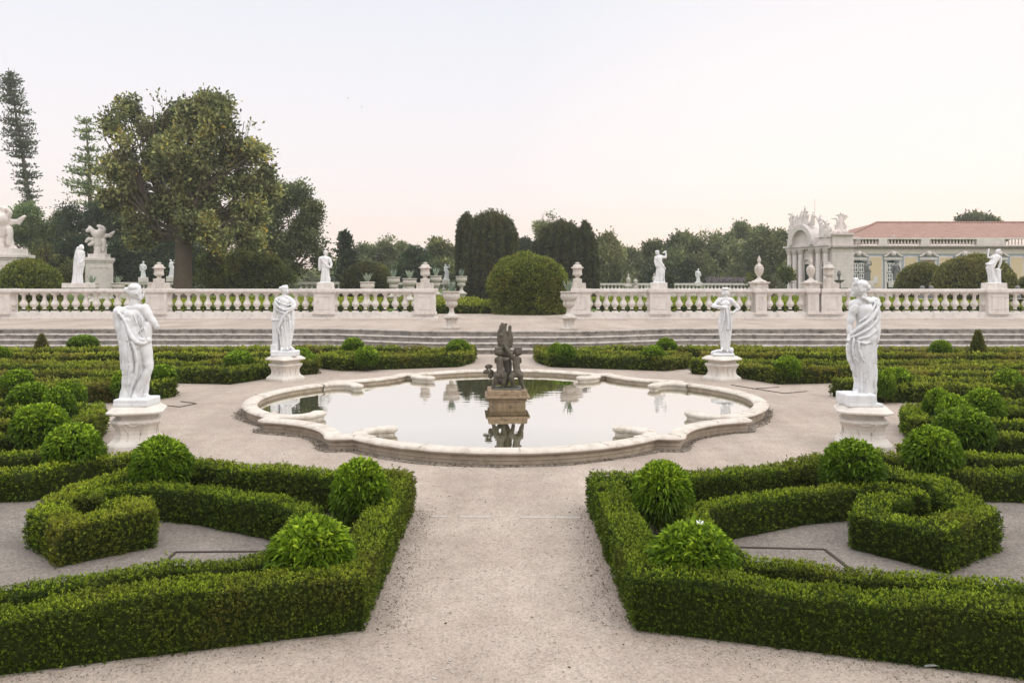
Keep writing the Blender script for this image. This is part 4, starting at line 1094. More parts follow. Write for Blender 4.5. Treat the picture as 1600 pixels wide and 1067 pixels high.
c.chain([P_(262, 350, -.10, .05), P_(285, 352, -.16, .045), P_(310, 343, -.12, .035), P_(318, 335, -.05, .03)], .02)
c.chain([P_(212, 350, -.10, .048), P_(208, 375, -.02, .042), P_(240, 360, .06, .035)], .02)
for k in range(4): c.chain([P_(312 + k * 2, 336 + k * 5, -.09, .011), P_(326, 333 + k * 5, -.04, .008)], .006)
# right putto
c.ell(P_(387, 287, -.06), (.095, .10, .10), .02); c.ell(P_(360, 297, -.05), (.045, .06, .05), .02); c.ell(P_(347, 292, -.06), (.013, .016, .018), .01); c.ell(P_(350, 312, -.06), (.02, .025, .02), .012); c.ell(P_(382, 298, -.16), (.012, .014, .024), .01)
for k in range(9): c.ell(P_(372 + 14 * (k % 4), 258 + 16 * (k // 4), -.13 + .02 * (k % 2)), (.026, .026, .022), .012)
c.chain([P_(376, 325, -.07, .05), P_(372, 350, -.08, .085), P_(372, 390, -.09, .085), P_(378, 430, -.10, .082), P_(382, 465, -.10, .10)], .04)
c.ell(P_(362, 478, -.13), (.062, .07, .065), .03); c.ell(P_(402, 478, -.13), (.062, .07, .065), .03)
c.chain([P_(358, 470, -.10, .075), P_(330, 495, -.16, .062), P_(345, 540, -.13, .048), P_(352, 580, -.10, .036), P_(340, 590, -.15, .026)], .03)
c.chain([P_(404, 475, -.08, .076), P_(412, 520, -.08, .058), P_(424, 560, -.07, .045), P_(434, 592, -.05, .034), P_(440, 600, -.10, .026)], .03)
c.chain([P_(352, 345, -.07, .052), P_(328, 315, -.12, .045), P_(300, 270, -.12, .036), P_(285, 246, -.10, .03)], .02)
for k in range(4): c.chain([P_(285 + k * 4, 248, -.11, .012), P_(279 + k * 5, 232, -.09, .009)], .006)
c.chain([P_(398, 350, -.06, .05), P_(405, 375, .02, .045), P_(360, 370, .08, .035)], .02)
c.chain([P_(200, 596, -.02, .035), P_(270, 592, -.02, .045), P_(350, 590, -.02, .045), P_(385, 594, .0, .04)], .04)
c.box(P_(298, 600), (.30, .26, .028), .015, .03)
c.obj('figure', M['bronze'], o)

# ------------------------------------------------------------------ balustrade of the terrace
YB = 40.1
zb0, zb1, zb2 = 1.06, 2.0, 2.23
S31 = F / 40.0
def bal_mesh(h, k=1.0, n=12, mat='limestone'):
    p = [(.115, .0), (.115, .06), (.09, .065), (.11, .10), (.075, .13), (.07, .17), (.12, .23), (.175, .29), (.195, .345), (.185, .41), (.14, .48), (.095, .55), (.08, .63), (.075, .72), (.095, .745), (.095, .775), (.08, .79), (.09, .84)]
    mb = MB()
    mb.box(-.14 * k, .14 * k, -.14 * k, .14 * k, 0, .065 * h / .94)
    mb.lathe([(r * k, (z + .055) * h / .94) for r, z in p[3:]], n)
    mb.box(-.13 * k, .13 * k, -.13 * k, .13 * k, .865 * h / .94, h)
    return mesh_data('baluster', np.vstack(mb.v), mb.f, M[mat])
BAL = bal_mesh(zb1 - zb0)
def pier(o, x, w=1.02, name='pier'):
    mb = MB(); y0, y1 = YB - .40, YB + .40
    mb.box(x - w / 2 - .05, x + w / 2 + .05, y0 - .05, y1 + .05, zb0 - .10, zb0 + .02)
    mb.box(x - w / 2, x + w / 2, y0, y1, zb0 + .02, zb1 + .003)
    mb.box(x - w / 2 - .04, x + w / 2 + .04, y0 - .04, y1 + .04, zb1, zb1 + .07)
    mb.box(x - w / 2 - .09, x + w / 2 + .09, y0 - .09, y1 + .09, zb1 + .07, zb2 + .012)
    p = mb.obj(name, M['limestone'], o, bev=.012)
    mb = MB()
    a, b, c0, d0 = x - w / 2 + .17, x + w / 2 - .17, zb0 + .16, zb1 - .14
    for q in ((a, b, c0, c0 + .03), (a, b, d0 - .03, d0), (a, a + .03, c0 + .03, d0 - .03), (b - .03, b, c0 + .03, d0 - .03)):
        mb.box(q[0], q[1], y0 - .022, y0 + .01, q[2], q[3])
    mb.obj('panel_frame', M['limestone'], p)
    return p
def balustrade(label, x0, x1, piers, spacing, slim=()):
    o = thing('balustrade', label, 'balustrade', (0, 0, 0))
    mb = MB()
    mb.box(x0 - .12, x1 + .12, YB - .52, YB + .5, ZT - .02, ZT + .07); mb.obj('footing', M['limestone'], o, bev=.02)
    mb = MB(); mb.box(x0, x1, YB - .34, YB + .34, ZT + .07, zb0); mb.obj('base_course', M['limestone'], o, bev=.02)
    mb = MB(); mb.box(x0, x1, YB - .2, YB + .2, zb1, zb1 + .065); mb.box(x0, x1, YB - .27, YB + .27, zb1 + .065, zb2 - .05); mb.box(x0, x1, YB - .22, YB + .22, zb2 - .05, zb2)
    mb.obj('handrail', M['limestone'], o, bev=.025)
    edges = sorted(piers)
    for x in edges: pier(o, x, .55 if x in slim else 1.02)
    ends = [x0] + edges + [x1]
    for a, b in zip(ends[:-1], ends[1:]):
        wa = 0.51 if a in edges else 0; wb = .51 if b in edges else 0
        L = b - wb - a - wa
        if L < .3: continue
        k = max(1, round(L / spacing(a)))
        if a not in edges or b not in edges: k = max(1, int(L / spacing(a)))
        for i in range(k + 1):
            x = a + wa + L * i / k
            bo = link(bpy.data.objects.new('baluster', BAL), o); bo.location = (x, YB, zb0)
            bo.rotation_euler = (0, 0, (i % 4) * PI / 2)
    return o
PXX = lambda px, d=40.0: X0 + (px - CX) * d / F
LP = [PXX(664), PXX(508), PXX(247), PXX(3)]
RP = [PXX(905.5), PXX(1030), PXX(1296), PXX(1555)]
balustrade('long pale stone balustrade left of the terrace opening, with panelled piers', -29.0, LP[0] + .51, LP, lambda a: .506)
balustrade('long pale stone balustrade right of the terrace opening, with panelled piers', RP[0] - .51, 29.5, RP + [PXX(1187), PXX(1268)], lambda a: .41 if a < 4 else .5, slim=(PXX(1187), PXX(1268)))

def urn_mesh(name, parts, o, mat='urn', n=20):
    for nm, kind, dat in parts:
        mb = MB()
        if kind == 'box': mb.box(*dat); mb.obj(nm, M[mat], o, bev=.012)
        else: mb.lathe(dat, n); mb.obj(nm, M[mat], o, True)
def lidded_urn(label, x, y, z, s=1.0, group='lidded stone urns on the balustrade'):
    o = thing('lidded_urn', label, 'urn', (x, y, z), 0, group)
    urn_mesh('urn', [('block', 'box', (-.40, .40, -.36, .36, 0, .30)), ('foot', 'box', (-.21, .21, -.21, .21, .30, .52)),
        ('bowl', 'l', [(.15, .52), (.10, .56), (.09, .60), (.14, .64), (.23, .69), (.255, .75), (.235, .80), (.22, .95), (.24, 1.0), (.25, 1.03)]),
        ('lid', 'l', [(.25, 1.03), (.33, 1.045), (.325, 1.075), (.25, 1.10), (.215, 1.17), (.17, 1.23), (.08, 1.25), (.07, 1.27), (.115, 1.29), (.11, 1.32), (.03, 1.345)])], o)
    o.scale = (s, s, s); return o
lidded_urn('lidded stone urn on the end pier left of the opening', LP[0], YB, zb2)
lidded_urn('lidded stone urn on the pier above the left front statue', LP[2], YB, zb2)
lidded_urn('lidded stone urn on the end pier right of the opening', RP[0] - .1, YB, zb2)
lidded_urn('heavy lidded stone urn on the pier in front of the palace corner', RP[2], YB, zb2, 1.0)
def flame_vase(label, x, y, z, s=1.0, group='tall stone vases with flame tops'):
    o = thing('flame_vase', label, 'vase', (x, y, z), 0, group)
    urn_mesh('vase', [('block', 'box', (-.37, .37, -.33, .33, 0, .26)), ('slab', 'box', (-.44, .44, -.38, .38, .26, .36)),
        ('foot', 'l', [(.40, .36), (.30, .42), (.18, .47), (.09, .56), (.07, .60)]),
        ('body', 'l', [(.07, .60), (.12, .68), (.19, .80), (.22, .92), (.235, 1.05), (.20, 1.07), (.21, 1.12), (.19, 1.16), (.12, 1.22), (.07, 1.27)]),
        ('flame', 'l', [(.07, 1.27), (.055, 1.33), (.09, 1.40), (.095, 1.46), (.06, 1.55), (.05, 1.60), (.01, 1.68)])], o)
    o.scale = (s, s, s); return o
flame_vase('tall flame topped stone vase on the balustrade right of the hand-on-hip statue', PXX(1187), YB, zb2)
flame_vase('tall flame topped stone vase on the balustrade beside the heavy urn by the palace', PXX(1268), YB, zb2, .95)

def agave(label, loc, s, n=16, group='agaves in stone planters'):
    rng = np.random.default_rng(int(abs(loc[0]) * 100))
    V, Fc, v = [], [], []; k = 0
    for i in range(n):
        a = i * 2.4; lean = rng.uniform(.08, .55); L = s * rng.uniform(.75, 1.1)
        dr = np.array([math.cos(a) * lean, math.sin(a) * lean, 1]); dr /= np.linalg.norm(dr)
        sd = np.array([-math.sin(a), math.cos(a), 0]); b = np.array([math.cos(a), math.sin(a), 0]) * .06 * s
        rows = []
        for t, w in ((0, .05), (.35, .075), (.7, .05), (1, .0)):
            p = b + dr * L * t + np.array([math.cos(a), math.sin(a), 0]) * .1 * L * t * t
            rows += [p - sd * w * s, p + sd * w * s + np.array([0, 0, 0]), p - np.array([math.cos(a), math.sin(a), 0]) * (-.0) + np.array([0, 0, -.25 * w * s])]
        V += rows
        for j in range(3):
            q = k + j * 3
            Fc += [(q, q + 2, q + 5, q + 3), (q + 2, q + 1, q + 4, q + 5), (q + 1, q, q + 3, q + 4)]
        v += [rng.random()] * 12; k += 12
    o = thing('agave_plant', label, 'plant', loc, 0, group)
    mobj('leaves', V, Fc, M['agave'], o, False, v); return o
def planter(label, px, py, d=None, s=1.0, al=''):
    x, y, _ = G(px, py, ZT) if d is None else (PXX(px, d), d, 0)
    o = thing('stone_planter', label, 'planter', (x, y, ZT), 0, 'stone planter urns on pedestals')
    mb = MB(); mb.box(-.30, .30, -.30, .30, 0, .09); mb.obj('base', M['urn'], o, bev=.02)
    a = np.linspace(0, 2 * PI, 48, endpoint=False); flut = np.c_[np.cos(a), np.sin(a)] * (1 + .035 * np.cos(12 * a))[:, None]
    mb = MB(); mb.lathe([(.25, .09), (.21, .14), (.19, .25), (.23, .36), (.27, .43)], plan=flut); mb.obj('pedestal', M['urn'], o, True)
    mb = MB(); mb.box(-.30, .30, -.30, .30, .43, .50); mb.obj('cap', M['urn'], o, bev=.015)
    mb = MB(); mb.lathe([(.26, .50), (.25, .54), (.14, .60), (.095, .68), (.085, .78), (.10, .84), (.13, .86)], 20); mb.obj('stem', M['urn'], o, True)
    mb = MB(); mb.lathe([(.12, .86), (.20, .90), (.24, .97), (.235, 1.04), (.21, 1.09), (.23, 1.12), (.30, 1.18), (.335, 1.26), (.33, 1.34), (.30, 1.40), (.35, 1.43), (.355, 1.47), (.30, 1.48), (.28, 1.42), (.05, 1.40)], 28); mb.obj('bowl', M['urn'], o, True)
    o.scale = (s, s, s)
    agave(al, (x, y, ZT + 1.42 * s), .52 * s)
planter('stained stone planter urn by the top step, left of the opening', 705.5, 514, None, 1.0, 'pale agave growing in the planter left of the opening')
planter('stained stone planter urn by the top step, right of the opening', 889, 515, None, 1.0, 'pale agave growing in the planter right of the opening')
for px, d, s, l in ((574, 46, 1.25, 'nearest'), (615, 62, 1.5, 'second'), (640, 52, 1.4, 'third'), (681, 70, 1.6, 'fourth'), (721, 74, 1.6, 'farthest')):
    planter(f'{l} stone planter behind the left balustrade, near its end urn', px, 0, d, s, f'agave in the {l} planter behind the left balustrade')
for px, d, l in ((144, 50, 'agave in front of the winged horse pedestal'), (184, 52, 'agave right of the winged horse pedestal')):
    planter('squat stone planter holding the ' + l, px, 0, d, 1.2, l)

# ------------------------------------------------------------------ balustrade statues
BG = 'white statues on the balustrade piers'
def block(o, w, d, h, mat='limestone'):
    mb = MB(); mb.box(-w / 2, w / 2, -d / 2, d / 2, 0, h, .01); mb.obj('block', M[mat], o, bev=.015)
def small(label, x, y, z, conv_, build, blk=(.76, .62, .32), s=1.0, h=.024, lo=(-.6, -.4, 0), hi=(.6, .4, 1.8), mat='marble', name='marble_statue', group=BG, cat='statue'):
    o = thing(name, label, cat, (x, y, z), 0, group)
    block(o, *blk)
    c = Clay(lo, hi, h); build(c, conv_)
    f = c.obj('figure', M[mat], o, 1); f.location = (0, 0, blk[2] - .015)
    o.scale = (s, s, s); return o
def conv(x0, z0, sc):
    def f(cx, cy, y=0.0, r=None):
        p = ((cx - x0) / sc, y, (z0 - cy) / sc)
        return p if r is None else (*p, r)
    return f
def fE(c, q):
    c.chain([q(262, 260, 0, .17), q(262, 200, 0, .18), q(262, 170, 0, .17)], .05); c.chain([q(215, 165, 0, .1), q(262, 150, 0, .1), q(305, 170, 0, .09)], .05)
    c.ell(q(264, 106), (.1, .11, .12), .02); c.ell(q(266, 92), (.11, .12, .08), .02); c.cone(q(262, 150), q(264, 120), .06)
    c.chain([q(210, 165, 0, .1), q(203, 230, -.02, .09), q(203, 290, -.03, .06)], .04); c.chain([q(308, 175, 0, .09), q(330, 230, -.03, .07), q(322, 262, -.1, .06), q(280, 250, -.17, .05)], .03)
    c.skirt([q(262, 425, 0, .24) + (.2,), q(262, 330, 0, .2) + (.18,), q(262, 230, 0, .19) + (.16,)], 8, .1, 1.0)
    c.ell(q(305, 395), (.07, .1, .2), .04)
    for p in ([(215, 160, -.13, .03), (260, 215, -.18, .035), (310, 262, -.15, .04)], [(205, 200, -.1, .02), (250, 250, -.17, .02), (300, 275, -.15, .02)], [(240, 280, -.17, .02), (245, 420, -.2, .02)], [(280, 290, -.17, .02), (285, 420, -.2, .02)]): c.chain([q(*a) for a in p], .02)
    c.box(q(262, 430), (.3, .25, .04), .02, .03)
def fF(c, q):
    c.chain([q(225, 270, 0, .19), q(215, 220, 0, .18), q(215, 180, 0, .17)], .05); c.chain([q(188, 170, 0, .09), q(215, 155, 0, .1), q(255, 165, 0, .08)], .05)
    c.ell(q(200, 120), (.1, .11, .12), .02); c.ell(q(197, 108), (.11, .12, .08), .02); c.cone(q(212, 150), q(203, 125), .06)
    c.chain([q(255, 165, 0, .075), q(290, 168, -.02, .06), q(292, 130, -.03, .045), q(285, 108, -.03, .04), q(260, 118, -.03, .04)], .02); c.ell(q(285, 102, -.03), (.07, .03, .03), .02)
    c.chain([q(185, 170, 0, .09), q(178, 220, -.03, .08), q(185, 260, -.1, .06)], .03)
    c.skirt([q(218, 440, 0, .28) + (.22,), q(225, 380, 0, .23) + (.19,), q(235, 300, 0, .22) + (.18,), q(230, 240, 0, .19) + (.16,)], 8, .09, 1.4)
    for p in ([(185, 180, -.12, .025), (230, 230, -.18, .03), (280, 290, -.12, .04)], [(190, 300, -.17, .02), (185, 420, -.2, .02)], [(225, 300, -.19, .02), (215, 430, -.22, .02)], [(260, 310, -.15, .025), (265, 430, -.18, .02)]): c.chain([q(*a) for a in p], .02)
    c.box(q(215, 445), (.3, .25, .04), .02, .03)
def fG(c, q):
    c.chain([q(1150, 680, 0, .19), q(1185, 620, 0, .17), q(1215, 575, 0, .16)], .05); c.chain([q(1185, 565, 0, .08), q(1220, 545, 0, .09), q(1265, 575, 0, .08)], .05)
    c.ell(q(1238, 505), (.1, .11, .13), .02); c.ell(q(1245, 490), (.11, .12, .08), .02); c.cone(q(1225, 550), q(1235, 520), .06)
    c.chain([q(1190, 565, 0, .07), q(1145, 575, -.02, .055), q(1112, 570, -.03, .045), q(1115, 530, -.03, .04), q(1125, 490, -.02, .035)], .02); c.ell(q(1128, 480), (.06, .05, .05), .02)
    c.chain([q(1268, 580, 0, .075), q(1270, 640, .02, .06), q(1245, 705, .02, .045)], .02)
    c.skirt([q(1180, 880, 0, .22) + (.2,), q(1160, 780, 0, .17) + (.17,), q(1140, 690, 0, .2) + (.17,)], 7, .1, 1.2)
    c.ell(q(1120, 650), (.12, .14, .08), .04); c.chain([q(1235, 735, .02, .15), q(1235, 870, .02, .16)], .05); c.box(q(1235, 720, .02), (.14, .14, .03), .02, .02)
    for p in ([(1210, 600, -.14, .03), (1150, 650, -.18, .03), (1100, 660, -.12, .03)], [(1140, 700, -.17, .02), (1150, 870, -.2, .02)], [(1170, 700, -.15, .02), (1185, 870, -.2, .02)]): c.chain([q(*a) for a in p], .02)
    c.box(q(1190, 880), (.3, .25, .04), .02, .03)
def fH(c, q):
    c.chain([q(770, 520, 0, .25), q(772, 440, 0, .24), q(775, 400, 0, .19)], .06); c.ell(q(783, 352), (.14, .15, .19), .04); c.ell(q(805, 360, -.05), (.05, .06, .07), .03)
    c.chain([q(755, 360, .02, .12), q(738, 420, .02, .14), q(725, 520, .02, .13), q(715, 640, .02, .10)], .05)
    c.chain([q(800, 400, -.03, .11), q(805, 470, -.05, .09), q(790, 500, -.2, .07)], .04)
    c.skirt([q(745, 695, 0, .30) + (.25,), q(748, 620, 0, .26) + (.22,), q(760, 540, 0, .28) + (.22,), q(770, 450, 0, .24) + (.2,)], 9, .1, 1.0)
    for p in ([(760, 400, -.2, .03), (790, 470, -.22, .03), (770, 560, -.24, .03)], [(740, 430, -.16, .025), (735, 560, -.2, .025), (728, 690, -.22, .025)], [(770, 560, -.22, .025), (765, 690, -.24, .025)]): c.chain([q(*a) for a in p], .03)
small('white robed statue on the balustrade pier left of the opening', LP[1], YB, zb2, conv(265, 430, 216), fE)
small('white statue drinking from a raised cup on the balustrade pier right of the opening', RP[1], YB, zb2, conv(215, 445, 216), fF)
small('white statue with an arm flung up, leaning on a rock before the domed bushes', RP[3], YB, zb2, conv(1190, 880, 237), fG, (.98, .62, .30))
# ------------------------------------------------------------------ monuments behind the left balustrade
def at(px, d): return X0 + (px - CX) * d / F
def zat(py, d): return H - (py - CY) * d / F
small('veiled white statue with bowed head on a stone stand before the winged horse pedestal', at(123, 46), 46, zat(450, 46), conv(757, 695, 166), fH, (1.5, .9, .28), h=.03, lo=(-.6, -.5, -.02), hi=(.6, .5, 2.5), group='white statues near the winged horses')

def pegasus(c, q):
    c.chain([q(935, 330, .1, .30), q(945, 270, 0, .30), q(955, 235, -.1, .27)], .08)            # reared trunk
    c.chain([q(930, 250, -.15, .2), q(905, 215, -.25, .15), q(880, 190, -.3, .11)], .06); c.chain([q(880, 190, -.3, .1), q(868, 210, -.45, .07)], .04)
    c.chain([q(900, 290, -.2, .1), q(865, 285, -.3, .07), q(848, 310, -.3, .05)], .04); c.chain([q(905, 320, -.2, .1), q(875, 340, -.3, .06)], .04)
    c.chain([q(920, 345, .1, .16), q(915, 390, .1, .1), q(905, 430, .1, .07)], .05); c.chain([q(965, 345, .2, .18), q(985, 390, .2, .12), q(985, 430, .2, .1)], .05); c.chain([q(935, 360, .05, .2), q(935, 430, .05, .2)], .06)
    c.chain([q(965, 250, 0, .15), q(962, 205, 0, .14)], .05); c.ell(q(962, 172, 0), (.1, .11, .13), .02); c.ell(q(950, 160), (.12, .12, .06), .04)
    c.chain([q(985, 225, 0, .08), q(1005, 190, -.05, .06), q(990, 168, -.1, .05)], .03); c.chain([q(945, 225, -.1, .08), q(915, 205, -.2, .05), q(870, 165, -.2, .02)], .02)
    for k in range(5): c.chain([q(990, 262 - k * 4, .1, .07), q(1030, 250 - k * 5 + k * k, .14, .06), q(1082 - 9 * k, 213 + 12 * k, .18, .025)], .03)
    for k in range(4): c.chain([q(910, 250, .15, .06), q(885, 220 - 6 * k, .2, .05), q(862 + 8 * k, 175 + 8 * k, .22, .02)], .03)
    c.chain([q(990, 300, 0, .14), q(1000, 340, 0, .1), q(990, 390, 0, .08)], .05)
    c.D -= .055
def monument(label_p, label_s, x, y, w, d_, ztop, gs, mirror=False, rz=.5):
    o = thing('monument_pedestal', label_p, 'pedestal', (x, y, ZT), rz, 'tall pedestals of the winged horse groups')
    h = ztop - ZT
    mb = MB(); mb.box(-w * .62, w * .62, -d_ * .62, d_ * .62, 0, h * .12, .02); mb.box(-w * .60, w * .60, -d_ * .60, d_ * .60, h * .12, h * .22, w * .09); mb.obj('base', M['limestone'], o)
    mb = MB(); mb.box(-w / 2, w / 2, -d_ / 2, d_ / 2, h * .22, h * .90); b = mb.obj('body', M['limestone'], o)
    mb = MB()
    for s in (-1, 1):
        for (a0, a1, c0, c1) in ((-.36, .36, .30, .32), (-.36, .36, .80, .82), (-.36, -.33, .32, .80), (.33, .36, .32, .80)):
            mb.box(a0 * w, a1 * w, s * d_ / 2 - .03, s * d_ / 2 + .03, c0 * h, c1 * h); mb.box(s * w / 2 - .03, s * w / 2 + .03, a0 * d_, a1 * d_, c0 * h, c1 * h)
    mb.obj('panel_frame', M['limestone'], b)
    mb = MB(); mb.box(-w * .53, w * .53, -d_ * .53, d_ * .53, h * .90, h * .94); mb.box(-w * .58, w * .58, -d_ * .58, d_ * .58, h * .94, h); mb.obj('cap', M['limestone'], o, bev=.03)
    small(label_s, x, y, ztop, conv(950, 430, 131.7), pegasus, (w * .72, d_ * .6, .3), gs, .035, (-.9, -.7, -.02), (1.15, .7, 2.3), 'limestone', 'winged_horse_statue', 'winged horse groups', 'statue')
monument('tall stone pedestal carrying the winged horse and rider, behind the veiled statue', 'stone group of a rider on a rearing horse with spread wings, behind the veiled statue', at(155, 58), 58, 1.75, 1.4, zat(403.5, 58), 1.0)
monument('tall stone pedestal cut by the left edge of the photo', 'stone group of a rearing winged horse cut by the left edge of the photo', at(4, 52), 52, 2.6, 2.0, zat(398, 52), 1.3, rz=.1)

# ------------------------------------------------------------------ far balustrades
def far_bal(label, px0, px1, d, ytop, spacing, h=1.15):
    o = thing('far_balustrade', label, 'balustrade', (0, 0, 0), 0, 'small balustrades at the far side of the upper garden')
    x0, x1, zt = at(px0, d), at(px1, d), zat(ytop, d)
    mb = MB(); mb.box(x0, x1, d - .3, d + .3, ZT - .05, zt - h); mb.obj('base_course', M['limestone'], o)
    mb = MB(); mb.box(x0, x1, d - .22, d + .22, zt - .22, zt); mb.obj('handrail', M['limestone'], o)
    n = max(2, int((x1 - x0) / spacing)); me = bal_mesh(h - .22, 1.1, 8)
    for i in range(min(n, 99)):
        b = link(bpy.data.objects.new('baluster', me), o); b.location = (x0 + (i + .5) * (x1 - x0) / n, d, zt - h)
    return o
far_bal('distant balustrade right of the dark yews, seen above the near handrail', 936, 1196, 92, 442.5, .42)
far_bal('short distant balustrade behind the robed pier statue', 466, 534, 76, 440.5, .5)
far_bal('distant balustrade behind the planters left of the dark yew', 605, 740, 84, 441.5, .7)
far_bal('distant balustrade rail left of the big tree trunk', 186, 276, 80, 441, .38)
def tiny(label, px, d, yb, s, f, q, mat='marble', blk=(.8, .6, .5)):
    return small(label, at(px, d), d, zat(yb, d), q, f, blk, s, .04, (-.6, -.4, 0), (.6, .4, 1.8), mat, 'distant_statue', 'small distant statues')
qE, qF = conv(265, 430, 216), conv(215, 445, 216)
tiny('tiny distant statue left of the lidded urn near the big tree', 224, 80, 441, 1.0, fE, qE)
tiny('tiny distant statue half hidden by the big tree trunk', 268, 80, 440, 1.05, fF, qF)
tiny('tiny distant statue with a raised arm between the agaves left of the yew', 697, 84, 444, 1.0, fF, qF)
tiny('tiny distant statue on the far balustrade left of the hand-on-hip statue', 1091, 92, 447, .95, fE, qE)
flame_vase('distant flame topped vase on the far balustrade right of the yews', at(982, 92), 92, zat(452, 92), 1.1, 'small distant urns')
lidded_urn('distant lidded urn beside the distant vase right of the yews', at(992, 92), 91.5, zat(452, 92), .9, 'small distant urns')
flame_vase('distant flame topped vase half behind the drinking statue', at(1022, 92), 92, zat(449, 92), 1.0, 'small distant urns')
agave('distant agave by the drinking statue', (at(1042, 80), 80, zat(450, 80)), .9, 10)
cn = thing('small_conifer', 'tiny dark clipped cone beside the distant agave', 'shrub', (at(1046, 80), 80, zat(452, 80)))
rng = np.random.default_rng(8); t = rng.random(250); a = rng.random(250) * 6.28; r = .45 * (1 - t)
V, Fc, v = sprigs(np.c_[r * np.cos(a), r * np.sin(a), t * 1.2], unit(np.c_[np.cos(a), np.sin(a), a * 0 + .6]), .4, .2, .09, 4, rng); mobj('foliage', V, Fc, M['yew_leaf'], cn, False, v)
# lavender and grey shrubs along the far rail
rng = np.random.default_rng(9); Q = np.c_[rng.uniform(at(1105, 96), at(1195, 96), 900), rng.uniform(95, 97, 900), rng.uniform(zat(450, 96), zat(437, 96), 900)]
V, Fc, v = sprigs(Q, np.tile([0, 0, 1.0], (900, 1)), .7, .3, .1, 4, rng)
tag(mobj('lavender_bank', V, Fc, M['lavender'], None, False, v), 'hazy mauve flower bank behind the far balustrade', 'flowers', None, 'stuff')

# ------------------------------------------------------------------ trees
def blob_tree(name, label, cat, d, lobes, leaf, n, mat, base=None, trunk=0.25, group=None, seed=1, gap=.42, nf=.55, dep=.7, up=.25, inner=.35, limbs=True, core=False, per=5, drop=0.0, bark='bark', thin_top=0.0, lead=None):
    """lobes [(px, py, r_px)] at depth d; leaf size in metres; leaves fill shells of the lobes, thinned by noise"""
    rng = np.random.default_rng(seed)
    k = d / F
    L = [np.array([at(x, d), d + rng.uniform(-dep, dep) * r * k, zat(y, d), r * k]) for x, y, r in lobes]
    L0 = L; L = []
    for l in L0:                       # break each mass into ragged boughs
        L.append(l * [1, 1, 1, .84])
        if l[3] / k > 9:
            for q in range(9):
                D = unit(rng.normal(size=3)); D[1] *= .8
                L.append(np.array([*(l[:3] + D * l[3] * rng.uniform(.5, .82) * [1, 1, .9]), l[3] * rng.uniform(.28, .5)]))
        else: L[-1] = l
    bx = at(base[0], d) if base else np.mean([l[0] for l in L]); bz = ZT
    o = thing(name, label, cat, (bx, d, bz), 0, group)
    org = np.array([bx, d, bz])
    tot = sum(l[3] ** 2 for l in L)
    Qs, Ns, vs = [], [], []
    for l in L:
        m = int(n * l[3] ** 2 / tot * 1.7)
        D = unit(rng.normal(size=(m, 3)))
        rr = np.where(rng.random(m) < inner, rng.random(m) ** .5 * .75, .72 + .34 * rng.random(m))
        wob = .66 + .66 * vnoise(D * 1.0 + l[:3], 2.0, seed)
        P = D * (rr * wob)[:, None] * np.array([1, .9, .88]) * l[3] + l[:3]
        keep = vnoise(P, nf / max(leaf * 3, .3), seed + 5) + .10 * (1 - rr) > gap
        keep &= P[:, 2] > bz + .1
        P = P[keep]; Qs.append(P); Ns.append(D[keep]); vs.append(rr[keep])
    Q = np.vstack(Qs); N = np.vstack(Ns); rr = np.concatenate(vs)
    VV = []
    for j in range(per):
        p = Q + rng.normal(0, leaf * .75, Q.shape)
        ax = unit(N * .5 + rng.normal(0, .6, N.shape) + np.array([0, 0, up])); s = rng.uniform(.6, 1.25, len(Q))
        V, Fc = kites(p, ax, leaf * s, leaf * .5 * s, rng, drop)
        cl = vnoise(Q, .9 / max(leaf * 2.2, .3), seed + 9)
        VV.append((V, Fc, np.repeat(np.clip(.45 + 1.1 * (cl - .5) + rng.normal(0, .2, len(Q)), 0, 1), 4)))
    V, Fc, v = join(VV)
    mobj('crown', V - org, Fc, M[mat], o, False, v)
    mb = MB()
    if limbs:
        cz = min(l[2] for l in L0)
        fork = np.array([bx, d, max(bz + .8, cz * .65 + bz * .35)])
        if lead is not None: fork = np.array([at(lead[0], d), d, zat(lead[1], d)])
        mb.tube([org + (0, 0, -.1), org + (0, 0, .35) , (org + fork) / 2, fork], [trunk * 1.45, trunk * 1.08, trunk * .95, trunk * .85], 12)
        for i, l in enumerate(L0):
            e = l[:3] + rng.normal(0, .2, 3) * l[3]
            mid = fork * .55 + e * .45 + rng.normal(0, .10, 3) * np.linalg.norm(e - fork); mid[2] -= .04 * np.linalg.norm(e - fork)
            r0 = trunk * .36 * min(1, (l[3] / max(q[3] for q in L0)) + .25)
            mb.tube([fork - (0, 0, .15), fork * .8 + mid * .2, mid, e], [r0, r0 * .85, r0 * .6, r0 * .2], 7)
            for t in range(4):
                e2 = l[:3] + unit(rng.normal(size=3)) * l[3] * .85
                mb.tube([mid, (mid + e2) / 2 + rng.normal(0, .08, 3) * l[3], e2], [r0 * .45, r0 * .28, r0 * .08], 5)
        mb.v = [q - org for q in mb.v]; mb.obj('trunk', M[bark], o, True)
    if core:
        mb = MB(); a = np.linspace(-1.3, 1.5, 8)
        for l in L:
            mb.lathe([(l[3] * .8 * math.cos(t), l[3] * .72 * math.sin(t)) for t in a], 12, tuple(l[:3] - org))
        mb.obj('twig_mass', M['darkleafcore'], o)
    return o

BGT = 'trees and tall shrubs behind the garden'
